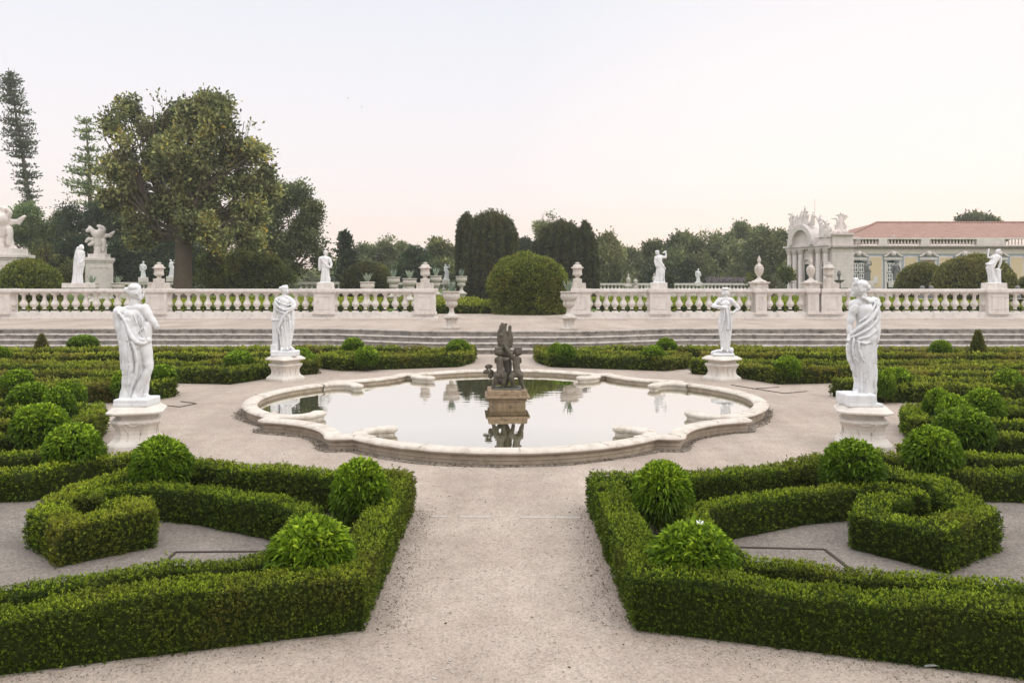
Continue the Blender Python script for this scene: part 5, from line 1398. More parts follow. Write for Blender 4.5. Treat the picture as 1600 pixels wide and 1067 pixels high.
# the big tree on the left
blob_tree('magnolia_tree', 'largest tree on the left, broad olive crown with yellowing leaves and a thick bare trunk', 'tree', 58,
  [(208, 207, 40), (192, 262, 36), (258, 190, 40), (308, 186, 42), (352, 196, 30), (385, 188, 12), (230, 255, 52), (300, 250, 54), (362, 250, 44), (402, 240, 16), (195, 312, 34), (228, 325, 44), (290, 315, 46), (350, 308, 52), (405, 300, 26), (378, 345, 30), (320, 350, 40), (235, 362, 30), (196, 345, 22), (395, 368, 26), (362, 376, 26), (235, 200, 34), (224, 172, 20), (250, 168, 18), (258, 360, 20), (250, 340, 30), (338, 368, 18), (212, 372, 18), (400, 335, 22), (288, 156, 14), (200, 172, 16), (340, 170, 22), (415, 262, 14)],
  .33, 17000, 'magnolia_leaf', (285, 470), .66, BGT, 3, .535, 1.0, .8, .3, .3, per=5, lead=(287, 372))
blob_tree('broadleaf_tree', 'rounded grey-green tree touching the right side of the largest tree', 'tree', 72,
  [(420, 305, 36), (452, 310, 34), (475, 345, 32), (440, 350, 42), (410, 370, 36), (490, 380, 26), (460, 395, 40), (420, 410, 30), (505, 408, 16), (400, 285, 22), (490, 330, 14)], .30, 7200, 'oak_leaf', (418, 450), .4, BGT, 5, .40, .6, .8, .25, .35, per=4)
blob_tree('dark_tree', 'dark leafy bushy tree filling the gap under the right side of the largest tree', 'tree', 66,
  [(340, 415, 34), (385, 405, 30), (415, 425, 32), (368, 440, 34), (320, 440, 24), (438, 440, 22)], .25, 5200, 'clip_leaf', (370, 455), .2, BGT, 6, .34, .6, .8, per=4)
blob_tree('dark_tree', 'dark green tree mass behind the winged horse group', 'tree', 84,
  [(110, 345, 30), (150, 350, 36), (195, 365, 40), (120, 385, 30), (215, 400, 40), (180, 415, 34), (245, 420, 30), (160, 330, 22), (85, 400, 20), (255, 395, 34), (300, 400, 36), (285, 432, 34), (330, 420, 30)], .32, 11000, 'dark_leaf', (180, 450), .35, BGT, 7, .33, .6, .8, per=4)
blob_tree('bare_shrub', 'dull half-bare shrub left of the veiled statue', 'shrub', 62, [(75, 405, 26), (100, 425, 24), (60, 430, 18), (90, 440, 18)], .22, 1500, 'dome_leaf', (85, 450), .12, BGT, 8, .44, .6, .8, per=3)
blob_tree('pale_pine', 'pale green pine with open crown at the far left', 'tree', 84,
  [(30, 335, 22), (58, 345, 24), (20, 365, 18), (75, 365, 18), (48, 372, 24), (65, 385, 16), (15, 350, 14)], .3, 3800, 'pine_leaf', (52, 450), .26, BGT, 9, .38, .6, .8, .5, per=4)
blob_tree('dark_tree', 'dark dense tree between the pale pine and the bare shrub', 'tree', 92, [(95, 375, 22), (30, 410, 28), (60, 400, 22), (100, 345, 14), (10, 430, 22)], .32, 3200, 'oak_leaf', (60, 450), .3, BGT, 10, .34, per=4)

def araucaria(name, label, d, base, top, prof, n, leaf, mat, seed, whorl=.9, curl=.25):
    """conifer with whorled branches; prof [(t, half width px)] from foot to tip along the trunk"""
    rng = np.random.default_rng(seed); k = d / F
    b = np.array([at(base[0], d), d, zat(base[1], d)]); e = np.array([at(top[0], d), d, zat(top[1], d)])
    o = thing(name, label, 'tree', (b[0], d, ZT), 0, BGT); org = np.array([b[0], d, ZT])
    foot = b - (e - b) * ((b[2] - ZT) / (e[2] - b[2])) * np.array([.6, 1, 1])
    Lr = np.linalg.norm(e - b); Q, A, mb = [], [], MB()
    mb.tube([foot, b, (b + e) / 2 + (.1, 0, 0), e], [.40, .30, .18, .04], 9)
    t = 0.0
    while t < .985:
        p = b + (e - b) * t; w = np.interp(t, [q[0] for q in prof], [q[1] for q in prof]) * k
        for i in range(n):
            a = rng.random() * 6.28; L = w * rng.uniform(.3, 1.2); dr = np.array([math.cos(a), math.sin(a), 0])
            m = max(3, int(L / (leaf * .55)))
            s = np.linspace(.12, 1, m)[:, None]
            B = p + dr * L * s + np.array([0, 0, 1]) * L * curl * (s ** 2 - .5 * s)
            mb.tube([p, B[m // 2], B[-1]], [.05, .035, .012], 4)
            for _ in range(3):
                Q.append(B + rng.normal(0, leaf * .35, B.shape)); A.append(unit(dr * .6 + np.array([0, 0, .7]) + rng.normal(0, .5, B.shape)))
        t += whorl / Lr * (1 - .3 * t) * rng.uniform(.45, 1.5)
    Q = np.vstack(Q); A = np.vstack(A)
    V, Fc = kites(Q, A, leaf * rng.uniform(.6, 1.2, len(Q)), leaf * .42, rng)
    mobj('crown', V - org, Fc, M[mat], o, False, np.repeat(rng.random(len(Q)), 4))
    mb.v = [q - org for q in mb.v]; mb.obj('trunk', M['bark'], o, True)
araucaria('norfolk_pine', 'very tall leaning Norfolk pine at the left edge', 108, (48, 330), (13, 106), [(0, 13), (.3, 20), (.6, 25), (.85, 19), (.95, 11), (1, 3)], 12, .46, 'norfolk_leaf', 4, .95)
araucaria('norfolk_pine', 'thin sparse conifer rising behind the left side of the largest tree', 100, (142, 340), (134, 186), [(0, 40), (.3, 34), (.6, 26), (.8, 26), (1, 16)], 8, .5, 'pine_leaf', 5, 1.3, .15)
araucaria('dark_conifer', 'narrow dark conifer with a drooping tip right of the robed pier statue', 82, (545, 444), (538, 366), [(0, 22), (.3, 20), (.6, 14), (.9, 6), (1, 2)], 16, .5, 'dark_leaf', 6, .45, -.3)

WL = [('pale feathery willow left of the small white house', 120, [(585, 405, 20), (610, 415, 26), (575, 425, 22), (600, 390, 10), (625, 395, 12), (570, 395, 10)], 'willow_leaf', (600, 445)),
 ('thin topped young willow right of the dark conifer', 126, [(615, 385, 12), (630, 398, 16), (645, 405, 18), (608, 375, 7), (622, 376, 6), (650, 390, 8), (640, 425, 22)], 'willow_leaf', (632, 445)),
 ('dark rounded cedar behind the left end urn', 96, [(648, 410, 18), (640, 425, 20), (660, 428, 20), (648, 398, 9)], 'dark_leaf', (650, 445)),
 ('grey-green oak behind the small white house', 104, [(690, 395, 18), (705, 405, 22), (718, 420, 24), (695, 425, 24), (680, 385, 8), (712, 388, 12)], 'oak_leaf', (705, 445)),
 ('small dark pine seen between the two yews', 120, [(813, 388, 8), (820, 392, 7), (808, 396, 6), (824, 386, 4)], 'dark_leaf', (815, 440)),
 ('tall thin poplar behind the right yews', 110, [(850, 345, 9), (858, 338, 7), (846, 335, 6), (852, 330, 5), (843, 355, 9), (862, 350, 7), (850, 362, 12), (845, 375, 10)], 'willow_leaf', (850, 440)),
 ('pale birch immediately right of the right yews', 104, [(950, 385, 13), (945, 400, 15), (958, 400, 14), (948, 420, 18), (962, 425, 16), (950, 372, 6), (940, 380, 7), (968, 440, 14)], 'willow_leaf', (950, 445)),
 ('low yellow-green willow behind the distant vase', 128, [(985, 408, 16), (1000, 415, 16), (975, 425, 18), (1010, 405, 9), (992, 430, 18)], 'willow_leaf', (990, 445)),
 ('broad grey-green tree behind the drinking statue', 118, [(1040, 400, 22), (1065, 385, 24), (1085, 395, 24), (1050, 420, 28), (1085, 425, 26), (1025, 425, 22), (1060, 372, 10), (1022, 390, 12)], 'oak_leaf', (1055, 448)),
 ('olive-green tree with a ragged top left of the tall thin sapling', 122, [(1105, 385, 20), (1125, 395, 26), (1110, 415, 26), (1130, 425, 26), (1100, 370, 8), (1120, 370, 8), (1092, 378, 10)], 'willow_leaf', (1115, 448)),
 ('tall thin sapling standing above the right trees', 126, [(1140, 375, 8), (1150, 365, 7), (1160, 358, 7), (1165, 370, 6), (1145, 390, 8), (1155, 352, 4), (1170, 362, 4)], 'willow_leaf', (1152, 448)),
 ('broad yellow-green willow behind the hand-on-hip statue', 116, [(1160, 400, 24), (1150, 420, 26), (1180, 410, 22), (1140, 430, 22), (1170, 430, 22)], 'willow_leaf', (1160, 448)),
 ('feathery willow left of the palace corner', 112, [(1190, 375, 14), (1205, 385, 18), (1185, 395, 20), (1215, 400, 18), (1195, 415, 22), (1188, 365, 8), (1218, 375, 10), (1222, 368, 6)], 'willow_leaf', (1200, 448)),
 ('rounded dark bush at the foot of the palace corner', 88, [(1205, 432, 16), (1220, 430, 15), (1190, 438, 14), (1212, 440, 16)], 'clip_leaf', (1208, 450)),
 ('spreading tree rising above the palace roof', 150, [(1507, 348, 6), (1530, 345, 7), (1520, 348, 7), (1543, 349, 6), (1499, 350, 4), (1555, 351, 4)], 'oak_leaf', (1528, 440))]
for i, (lb, d, lob, mt, bs) in enumerate(WL):
    nn = int(1000 + 2.6 * sum(r * r for _, _, r in lob))
    sparse = any(w in lb for w in ('sapling', 'poplar', 'thin topped'))
    blob_tree('background_tree', lb, 'tree', d, lob, .0042 * d * (0.75 if sparse else 1), int(nn * (.5 if sparse else 1)), mt, bs, .16 if sparse else .22, BGT, 20 + i, .46 if sparse else .36, .6, .8, .35, .35, per=4)
# far woods behind it all, one continuous low line
rng = np.random.default_rng(31)
FW = []
for px in np.arange(-60, 1260, 16):
    d = rng.uniform(170, 230); r = rng.uniform(14, 24); FW.append((at(px, d), d, zat(426 - rng.uniform(-8, 12) + r * .5, d), r * d / F))
Qs, Ns = [], []
for l in FW:
    D = unit(rng.normal(size=(420, 3))); D[:, 1] = -abs(D[:, 1]); Qs.append(D * l[3] * (.75 + .35 * rng.random((420, 1))) + l[:3]); Ns.append(D)
Q = np.vstack(Qs); V, Fc, v = sprigs(Q, np.vstack(Ns), .4, .9, .5, 3, rng)
tag(mobj('far_woods', V, Fc, M['willow_leaf'], None, False, v), 'hazy line of far woods along the horizon', 'woods', None, 'stuff')

# clipped domes and drums -------------------------------------------------
def clipped(label, d, px, ytop, ybot, prof, mat, n, leaf, seed, name='clipped_bush', cat='bush', zb=None, lump=.08, group='large clipped bushes and yews', upr=.4, fl=None):
    """prof [(t, half width px)] from foot to top, round in plan"""
    rng = np.random.default_rng(seed); k = d / F
    z0 = ZT if zb is None else zb
    zt = zat(ytop, d); h = zt - z0
    o = thing(name, label, cat, (at(px, d), d, z0), 0, group)
    T = np.array([p[0] for p in prof]); Rr = np.array([p[1] for p in prof]) * k
    tt = np.linspace(0, 1, 60); rr = np.interp(tt, T, Rr)
    wgt = np.r_[rr[:-1] * np.hypot(np.diff(tt) * h, np.diff(rr))]; wgt = wgt / wgt.sum()
    b = rng.choice(len(wgt), n, p=wgt); t = tt[b] + rng.random(n) / 59
    a = rng.random(n) * 6.28; r = np.interp(t, T, Rr); dr = np.interp(t + .02, T, Rr) - np.interp(t - .02, T, Rr)
    N = unit(np.c_[np.cos(a) * .04 * h, np.sin(a) * .04 * h, -dr])
    P = np.c_[r * np.cos(a), r * np.sin(a), t * h]
    off = lump * (vnoise(P, 1.1, seed) - .5) * 2 * Rr.max() * .5 + rng.normal(0, leaf * .22, n)
    if fl:
        rid = np.abs(np.sin(a * fl[0] / 2 + 3 * vnoise(P * [1, 1, .15], .8, seed))); off += 2.1 * fl[1] * Rr.max() * (rid - .7)
    P = P + N * off[:, None]
    P[:, 2] += (rng.random(n) < .14) * rng.random(n) * leaf * (2.2 if fl else .8) * np.clip(t * 2 - .6, 0, 1)
    P[:, 2] = np.maximum(P[:, 2], .03)
    V, Fc, v = sprigs(P, N, upr, leaf, leaf * .5, 4, rng)
    if fl: v = np.clip(v + np.tile(np.repeat(.5 * (rid - .6), 4), 4), 0, 1)  # fresh ridge tips lighter; also paints groove shade so the fluting shows
    mobj('foliage', V, Fc, M[mat], o, False, v)
    mb = MB(); mb.lathe([(np.interp(q, T, Rr) * (.74 if fl else .88) - .02, q * h * .96) for q in np.linspace(0, .99, 16)], 24); mb.obj('twig_mass', M['darkleafcore'], o)
    return o
dome = [(0, .96), (.15, 1.0), (.4, 1.0), (.6, .93), (.78, .76), (.9, .52), (.97, .25), (1, .03)]
sc = lambda w: [(t, r * w) for t, r in dome]
clipped('big round clipped bush on a drum base in the terrace opening, right of centre', 46, 826, 399, 490, [(0, 51), (.02, 53), (.30, 53), (.325, 50), (.345, 57), (.5, 58), (.65, 57), (.78, 50), (.88, 38), (.95, 22), (1, 2)], 'clip_leaf', 9500, .15, 1, zb=ZT, lump=.16)
clipped('low round clipped bush at the far left behind the balustrade', 50, 46, 409, 450, sc(47), 'clip_leaf', 4200, .15, 2)
clipped('dark flattened clipped bush behind the left planters', 70, 572, 413, 450, sc(37), 'yew_leaf', 3800, .2, 3)
clipped('yellow-tinged clipped dome overlapping the dark flattened bush', 72, 592, 414, 450, sc(17), 'dome_leaf', 1500, .2, 33)
clipped('low clipped dome at the palace steps, left of the larger dome', 62, 1441, 413, 455, sc(36), 'dome_leaf', 4200, .17, 4)
clipped('large yellowish clipped dome behind the statue with flung up arm', 58, 1521, 401, 457, sc(57), 'dome_leaf', 7000, .16, 5)
clipped('clipped dome cut by the right edge of the photo', 60, 1612, 432, 457, sc(22), 'dome_leaf', 1600, .16, 6)
yew = [(0, .84), (.2, .96), (.5, 1.0), (.75, .95), (.9, .74), (.97, .4), (1, .05)]
ys = lambda w: [(t, r * w) for t, r in yew]
YG = 'dark fluted columnar yews'
clipped('broad dark fluted yew directly behind the big drum bush, left of it', 80, 768, 338, 466, ys(39), 'yew_leaf', 14000, .26, 7, 'yew_tree', 'tree', None, .07, YG, .85, (17, .09))
clipped('slim dark yew against the left side of the broad left yew', 82, 729, 338, 466, ys(15), 'yew_leaf', 4500, .26, 8, 'yew_tree', 'tree', None, .07, YG, .85, (7, .1))
clipped('broad dark yew right of the big drum bush', 84, 876, 352, 462, ys(34), 'yew_leaf', 11000, .27, 9, 'yew_tree', 'tree', None, .09, YG, .85, (14, .1))
clipped('slim pointed yew joined to the right of the broad right yew', 83, 914, 349, 462, [(0, 19), (.5, 19), (.75, 14), (.9, 8), (1, 1)], 'yew_leaf', 4800, .26, 10, 'yew_tree', 'tree', None, .07, YG, .85, (8, .1))
clipped('low rounded yew shoulder at the left of the broad right yew', 86, 848, 372, 462, ys(16), 'yew_leaf', 3200, .26, 11, 'yew_tree', 'tree', None, .1, YG, .7, (6, .1))

# ------------------------------------------------------------------ palace
pal = thing('palace', 'long low pale palace wing with orange tiled roof and an arched pavilion at its end', 'building', (at(1312, 90), 90, ZT))
PO = np.array([at(1312, 90), 90, ZT])
def ppart(name, mb, mat, parent=pal, bev=0.0, smooth=False):
    mb.v = [q - PO for q in mb.v]; return mb.obj(name, mat, parent, smooth, bev)
PXp = lambda px: at(px, 90)
z_ = lambda py: zat(py, 90)
yellow = plain('yellow_render', (0.62, 0.50, 0.33), .9, .1, var=.06); blue = plain('blue_render', (0.34, 0.41, 0.455), .9, .1, var=.06)
dgreen = plain('dark_green_frame', (0.018, 0.035, 0.03), .5); wfr = plain('white_frame', (.7, .7, .68), .5); brown = plain('brown_shutter', (.33, .22, .12), .7)
gl = NT('window_glass'); gl.base((.10, .12, .13)); gl.rough(.08, .6); glass = gl.m
xe = PXp(1700)
mb = MB(); mb.box(PXp(1326), xe, 90, 101, ZT - .1, z_(386)); ppart('wall', mb, M['palace'])
mb = MB(); mb.box(PXp(1326), xe, 89.62, 90.1, z_(387.5), z_(386)); mb.box(PXp(1326), xe, 89.4, 90.1, z_(386), z_(384.6)); ppart('cornice', mb, M['step'])
mb = MB(); mb.box(PXp(1326), xe, 89.85, 90.01, z_(397), z_(390)); ppart('frieze', mb, M['pedestal'])
mb = MB(); mb.box(PXp(1330), xe, 89.93, 90.01, z_(452), z_(397.2)); ppart('blue_band', mb, blue)
# attic balustrade
mb = MB(); mb.box(PXp(1326), xe, 89.6, 90.1, z_(374.2), z_(371.8)); mb.box(PXp(1326), xe, 89.6, 90.1, z_(384.5), z_(383)); ppart('attic_rails', mb, M['palace'])
x = PXp(1329); seq = [8, 1.0, 10, 1.0, 14, 3.2, 14, 1.2, 9, 1.0]
me = None; i = 0; zb_, zh = z_(383), z_(374.2) - z_(383)
while x < xe - 3:
    n_ = seq[i % len(seq)]
    if i % 2 == 0:
        mb = MB()
        for q in range(int(n_)):
            mb.lathe([(.07, 0), (.06, zh * .1), (.13, zh * .3), (.10, zh * .5), (.06, zh * .75), (.09, zh)], 6, (x + .19, 89.85, zb_)); x += .37
        ppart('attic_balusters', mb, M['palace'])
    else:
        mb = MB(); mb.box(x + .06, x + n_ + .0, 89.57, 90.08, zb_, zb_ + zh); ppart('attic_pier', mb, M['palace']); x += n_ + .06
    i += 1
# roof
n = NT('roof_tiles'); gg = n.coord(1.0)
wv = n.new('ShaderNodeTexWave', wave_type='BANDS', bands_direction='X'); wv.inputs['Scale'].default_value = .9; wv.inputs['Distortion'].default_value = .6; n.l(gg, wv.inputs['Vector'])
wv2 = n.new('ShaderNodeTexWave', wave_type='BANDS', bands_direction='Y'); wv2.inputs['Scale'].default_value = .8; n.l(gg, wv2.inputs['Vector'])
cc = n.ramp(n.noise(1.2, 5, .7, gg), [(.3, (.29, .17, .135)), (.7, (.40, .255, .205))])
n.base(n.mix(cc, n.ramp(wv.outputs['Fac'], [(.1, (.5,) * 3), (.6, (1.12,) * 3)]), .9, 'MULTIPLY')); n.rough(.9, .1); n.bump(wv.outputs['Fac'], .6, .08); M['roof'] = n.m
ze = z_(371.5); zr = zat(348, 98); xr = at(1370, 98); xl = PXp(1322)
mb = MB(); mb.add([(xl, 90.4, ze), (xe, 90.4, ze), (xe, 98, zr), (xr, 98, zr), (xl, 105.5, ze), (xe, 105.5, ze)], [(0, 1, 2, 3), (4, 0, 3), (5, 4, 3, 2)])
rf = ppart('roof', mb, M['roof'])
mb = MB(); mb.tube([(xr - .1, 98, zr + .03), (xe, 98, zr + .03)], .14, 6); mb.tube([(xl, 90.4, ze + .05), (xr, 98, zr + .03)], .14, 6)
mb.v = [q - PO for q in mb.v]; mb.obj('ridge_tiles', M['roof'], rf)
mb = MB(); mb.box(PXp(1401), PXp(1409), 91.0, 92.2, z_(371), z_(366.2), .25); mb.v = [q - PO for q in mb.v]; mb.obj('dormer', M['step'], rf)
# windows and panels of the long facade
def french(pxc, kind='door'):
    w = 19.4 / 13.82; x0 = PXp(pxc) - w / 2; x1 = x0 + w; zt0 = z_(411); zb = z_(452) - .3
    fr = MB(); fr.box(x0 - .22, x0, 89.80, 89.97, zb, zt0 + .2); fr.box(x1, x1 + .22, 89.80, 89.97, zb, zt0 + .2); fr.box(x0 - .3, x1 + .3, 89.76, 89.97, zt0 + .34, zt0 + .62)
    # little scrolled pediment
    xm = (x0 + x1) / 2
    P = [(xm + (t - .5) * 2.1, 89.74, zt0 + .75 + .55 * math.cos((t - .5) * PI) ** 2) for t in np.linspace(0, 1, 11)]
    fr.tube(P, .12, 6); fr.lathe([(.0, -.28), (.26, -.2), (.32, 0), (.2, .25), (.0, .32)], 8, (xm, 89.72, zt0 + 1.05))
    f = ppart('window', fr, M['palace'])
    mb = MB()
    a = [(x0, 0), (x1, 0), (x1, zt0 - zb)] + [(xm + w / 2 * math.cos(t), zt0 - zb + .28 * math.sin(t)) for t in np.linspace(0, PI, 8)[1:-1]] + [(x0, zt0 - zb)]
    V = [(x, 89.90, zb + q) for x, q in a] + [(x, 89.95, zb + q) for x, q in a]; m_ = len(a)
    mb.add(V, [tuple(range(m_)), tuple(range(m_, 2 * m_))[::-1]] + [(i, i + m_, (i + 1) % m_ + m_, (i + 1) % m_) for i in range(m_)])
    mb.v = [q - PO for q in mb.v]; mb.obj('frame', dgreen if kind == 'door' else brown, f)
    if kind == 'door':
        for s in (0, 1):
            xa = x0 + .10 + s * (w / 2 - .02); xb = xa + w / 2 - .18
            for za, zc_ in ((z_(425), zt0 - .05), (zb + 1.1, z_(427.5))):
                g = MB(); g.box(xa, xb, 89.86, 89.895, za, zc_); g.v = [q - PO for q in g.v]; g.obj('pane', glass, f)
                b = MB(); r_ = 3 if zc_ - za > 1.2 else 2
                for q in range(r_ + 1): zz_ = za + (zc_ - za) * q / r_; b.box(xa, xb, 89.83, 89.857, zz_ - .045, zz_ + .045)
                for q in range(3): xx = xa + (xb - xa) * q / 2; b.box(xx - .04, xx + .04, 89.826, 89.858, za, zc_)
                b.v = [q - PO for q in b.v]; b.obj('glazing_bars', wfr, f)
for i, px in enumerate([1340, 1394, 1449.5, 1505, 1559.5, 1615, 1670]): french(px, 'shutter' if i == 2 else 'door')
for px in (1367.5, 1422.5, 1477, 1532, 1588, 1642):
    mb = MB(); w = 17.5 / 13.82
    P = lambda w, z0, z1, r: [(-w / 2 + r, z0), (w / 2 - r, z0), (w / 2, z0 + r), (w / 2, z1 - r), (w / 2 - r, z1), (-w / 2 + r, z1), (-w / 2, z1 - r), (-w / 2, z0 + r)]
    for nm, ww, dy, mt, e in (('panel_border', w + .34, 89.88, M['palace'], .17), ('yellow_panel', w, 89.85, yellow, 0)):
        q = P(ww, z_(449) - e, z_(402.5) + e, .12); mb = MB()
        V = [(PXp(px) + a, dy, b) for a, b in q] + [(PXp(px) + a, 90, b) for a, b in q]
        mb.add(V, [tuple(range(8)), tuple(range(8, 16))[::-1]] + [(i, i + 8, (i + 1) % 8 + 8, (i + 1) % 8) for i in range(8)]); ppart(nm, mb, mt)
mb = MB(); mb.box(PXp(1363.5), PXp(1370.5), 89.80, 89.848, z_(443), z_(432)); ppart('notice_board', mb, plain('pale_board', (.6, .58, .56)))
# corner block with quoins
mb = MB()
for r_ in range(14):
    za = ZT + r_ * .40; mb.box(PXp(1294.5), PXp(1327.5), 88.9, 92, za, za + .375)
mb.box(PXp(1295.2), PXp(1326.8), 88.94, 92, ZT, z_(387)); ppart('corner_block', mb, M['palace'])
mb = MB(); mb.box(PXp(1293), PXp(1329), 88.6, 92.1, z_(387.6), z_(385)); ppart('cornice', mb, M['step'])
mb = MB(); mb.box(PXp(1295.5), PXp(1326.5), 88.95, 92, z_(385), z_(368)); mb.box(PXp(1294), PXp(1328), 88.7, 92.1, z_(368), z_(365.5)); ppart('attic_block', mb, M['palace'])
# angled pavilion front
pn = np.array([PXp(1294.5), 89.3]); pf = np.array([at(1233, 96.5), 96.5]); U = unit(pf - pn); Lp = np.linalg.norm(pf - pn); Np = np.array([U[1], -U[0]]) 
if Np @ np.array([-1, -1]) < 0: Np = -Np
def pav(name, mb, mat, smooth=False):
    """mb in local (along the front, out from it, up)"""
    mb.v = [np.c_[pn[0] + q[:, 0] * U[0] + q[:, 1] * Np[0], pn[1] + q[:, 0] * U[1] + q[:, 1] * Np[1], q[:, 2]] for q in mb.v]
    # handedness can flip in the local frame: recalculated by doubling is not needed for closed diffuse solids
    return ppart(name, mb, mat, pal, 0, smooth)
zk = 6.35
mb = MB(); mb.box(0, Lp, -4, 0, ZT - .1, zk); pav('pavilion_wall', mb, M['palace'])
mb = MB(); mb.box(-.1, Lp + .3, -4, .35, zk, zk + .28); mb.box(-.1, Lp + .45, -4, .55, zk + .28, zk + .5); pav('cornice', mb, M['palace'])
mb = MB(); mb.box(0, Lp + .2, -4, .12, zk + .5, zk + 1.3); pav('attic_block', mb, M['palace'])
mb = MB(); mb.box(-.1, Lp + .25, -.2, .45, ZT - .1, ZT + .9); pav('plinth_course', mb, M['palace'])
for u in (.5, 1.75, 3.0, Lp - 2.6, Lp - 1.5, Lp - .5):
    mb = MB(); mb.lathe([(.36, 0), (.36, .2), (.28, .3), (.28, 4.2), (.25, 4.3), (.34, 4.45), (.40, 4.8), (.42, 4.85)], 14, (u, .28, ZT + .75)); pav('column', mb, M['palace'], True)
for u, w in ((1.12, .55), (Lp * .5 + .3, .95), (Lp - 2.05, .5)):
    mb = MB(); mb.box(u - w / 2, u + w / 2, -.1, .03, ZT + .9, ZT + 3.9); pav('door', mb, dgreen)
    mb = MB(); P = [(u + (w / 2 + .12) * math.cos(t), .06, ZT + 3.9 + (w / 2 + .12) * math.sin(t)) for t in np.linspace(0, PI, 9)]; mb.tube([(u + w / 2 + .12, .06, ZT + .9)] + P + [(u - w / 2 - .12, .06, ZT + .9)], .11, 6); pav('door_surround', mb, M['palace'])
# arched canopy on top
ca, ra = Lp * .60, 2.15
mb = MB(); th = np.linspace(0, PI, 17); V, Fc = [], []
for r_, y_ in ((ra - .55, -2.2), (ra - .55, .75), (ra, .75), (ra, -2.2)):
    V += [(ca + r_ * math.cos(t), y_, zk + .5 + r_ * 1.12 * math.sin(t)) for t in th]
for j in range(4):
    k2 = (j + 1) % 4
    for i in range(16): Fc.append((j * 17 + i, j * 17 + i + 1, k2 * 17 + i + 1, k2 * 17 + i))
mb.add(V, Fc); pav('arch_canopy', mb, M['palace'], True)
mb = MB(); V = [(ca, .25, zk + .5)] + [(ca + (ra - .3) * math.cos(t), .30 + .0 * math.sin(t), zk + .5 + (ra - .3) * 1.12 * math.sin(t)) for t in th]
mb.add(V, [(0, i, i + 1) for i in range(1, 17)]); pav('arch_tympanum', mb, M['palace'])
# roof sculptures
def figures(c, q, seed, n, w, h, leafy):
    rng = np.random.default_rng(seed)
    for i in range(n):
        x = rng.uniform(-w, w); z = 0; hh = h * rng.uniform(.55, 1.0) * (1 - .35 * abs(x) / w)
        c.chain([(x, 0, 0, .28), (x + rng.uniform(-.1, .1), 0, hh * .5, .24), (x + rng.uniform(-.15, .15), 0, hh * .75, .17)], .1)
        c.ell((x + rng.uniform(-.1, .1), -.05, hh * .92), (.13, .13, .16), .04)
        c.chain([(x, 0, hh * .68, .09), (x + rng.uniform(-.5, .5), -.2, hh * rng.uniform(.5, .85), .07)], .05)
        c.ell((x + rng.uniform(-.3, .3), -.2, hh * .2), (.3, .25, .25), .08)
    if leafy > 3: c.chain([(0, 0, 0, .42), (0, 0, h * .45, .34), (0, 0, h * .8, .2)], .1)
    for i in range(leafy):
        a = rng.uniform(-1, 1); b = (rng.uniform(-.2, .2), 0, h * rng.uniform(.5, .75))
        c.chain([(*b, .14), (b[0] + .45 * a, 0, b[2] + h * .22, .13), (b[0] + 1.05 * a, rng.uniform(-.2, .2), b[2] + h * (.38 - .2 * abs(a)), .05)], .06)
def roof_sculpture(px, d, yb, seed, n, w, h, leafy, rz=0):
    c = Clay((-w - .8, -.7, -.05), (w + .8, .7, h * 1.25), .06); figures(c, None, seed, n, w, h, leafy)
    f = c.obj('roof_sculpture', M['palace'], pal, 1); f.location = (at(px, d) - PO[0], d - PO[1], zat(yb, d) - ZT); f.rotation_euler = (0, 0, rz)
roof_sculpture(1313, 90.3, 366, 3, 4, .6, 2.3, 12)
rzp = math.atan2(U[1], U[0])
def rs2(u, zb, *a):
    p = pn + U * u; c = p[0] + .0
    cl = Clay((-a[2] - .8, -.7, -.05), (a[2] + .8, .7, a[3] * 1.25), .06); figures(cl, None, *a)
    f = cl.obj('roof_sculpture', M['palace'], pal, 1); f.location = (p[0] - PO[0], p[1] - PO[1], zb - ZT); f.rotation_euler = (0, 0, rzp)
rs2(ca, zk + .5 + ra * 1.12 - .15, 5, 6, 1.5, 2.3, 3)
rs2(Lp - .6, zk + 1.25, 6, 4, .7, 3.4, 7)
rs2(ca - 2.5, zk + 1.25, 8, 5, .9, 2.6, 3)
rs2(.7, zk + 1.25, 9, 3, .6, 2.2, 3)
rs2(ca + 1.5, zk + 2.2, 12, 4, .6, 2.2, 4)

# dark statues and planters on the palace forecourt, only their tops show over the handrail
def dark_fig(label, px, d, ybot, s, f, q):
    return small(label, at(px, d), d, zat(ybot, d), q, f, (.9, .7, .5), s, .035, (-.6, -.4, 0), (.6, .4, 1.8), 'greylead', 'lead_statue', 'grey lead figures before the palace', 'statue')
M['greylead'] = stone('grey_lead', (.20, .20, .19), (.13, .13, .13), (.08, .08, .08), .5)
dark_fig('grey lead figure with outstretched arm before the first palace window', 1354, 72, 449, 1.15, fF, qF)
dark_fig('grey lead group before the second palace window', 1400, 70, 449, 1.1, fE, qE)
def fB(c, q): c.chain([(0, 0, 0, .2), (0, 0, .5, .12)], .05); c.ell((0, 0, .62), (.14, .14, .15), .03)
for px, l in ((1441, 'small grey bust top peeping over the handrail below the low clipped dome'), (1455, 'small grey bust top next right below the low clipped dome'), (1590, 'small grey bust top right of the flung up arm statue')):
    small(l, at(px, 46), 46, zat(467, 46) , None, fB, (.6, .5, .02), 1.0, .03, (-.3, -.3, -.02), (.3, .3, .85), 'greylead', 'garden_bust', 'grey busts behind the handrail', 'bust')
o = thing('tiered_fountain', 'small grey tiered fountain beside the palace corner', 'fountain', (at(1311, 76), 76, ZT))
mb = MB(); mb.lathe([(.7, 0), (.5, .3), (.2, .5), (.2, .85), (.75, 1.15), (.8, 1.25), (.2, 1.2), (.14, 1.7), (.5, 1.95), (.52, 2.02), (.1, 2.0), (.1, 2.35), (.2, 2.5), (.15, 2.8), (.02, 2.95)], 16); mb.obj('bowl', M['greylead'], o, True)

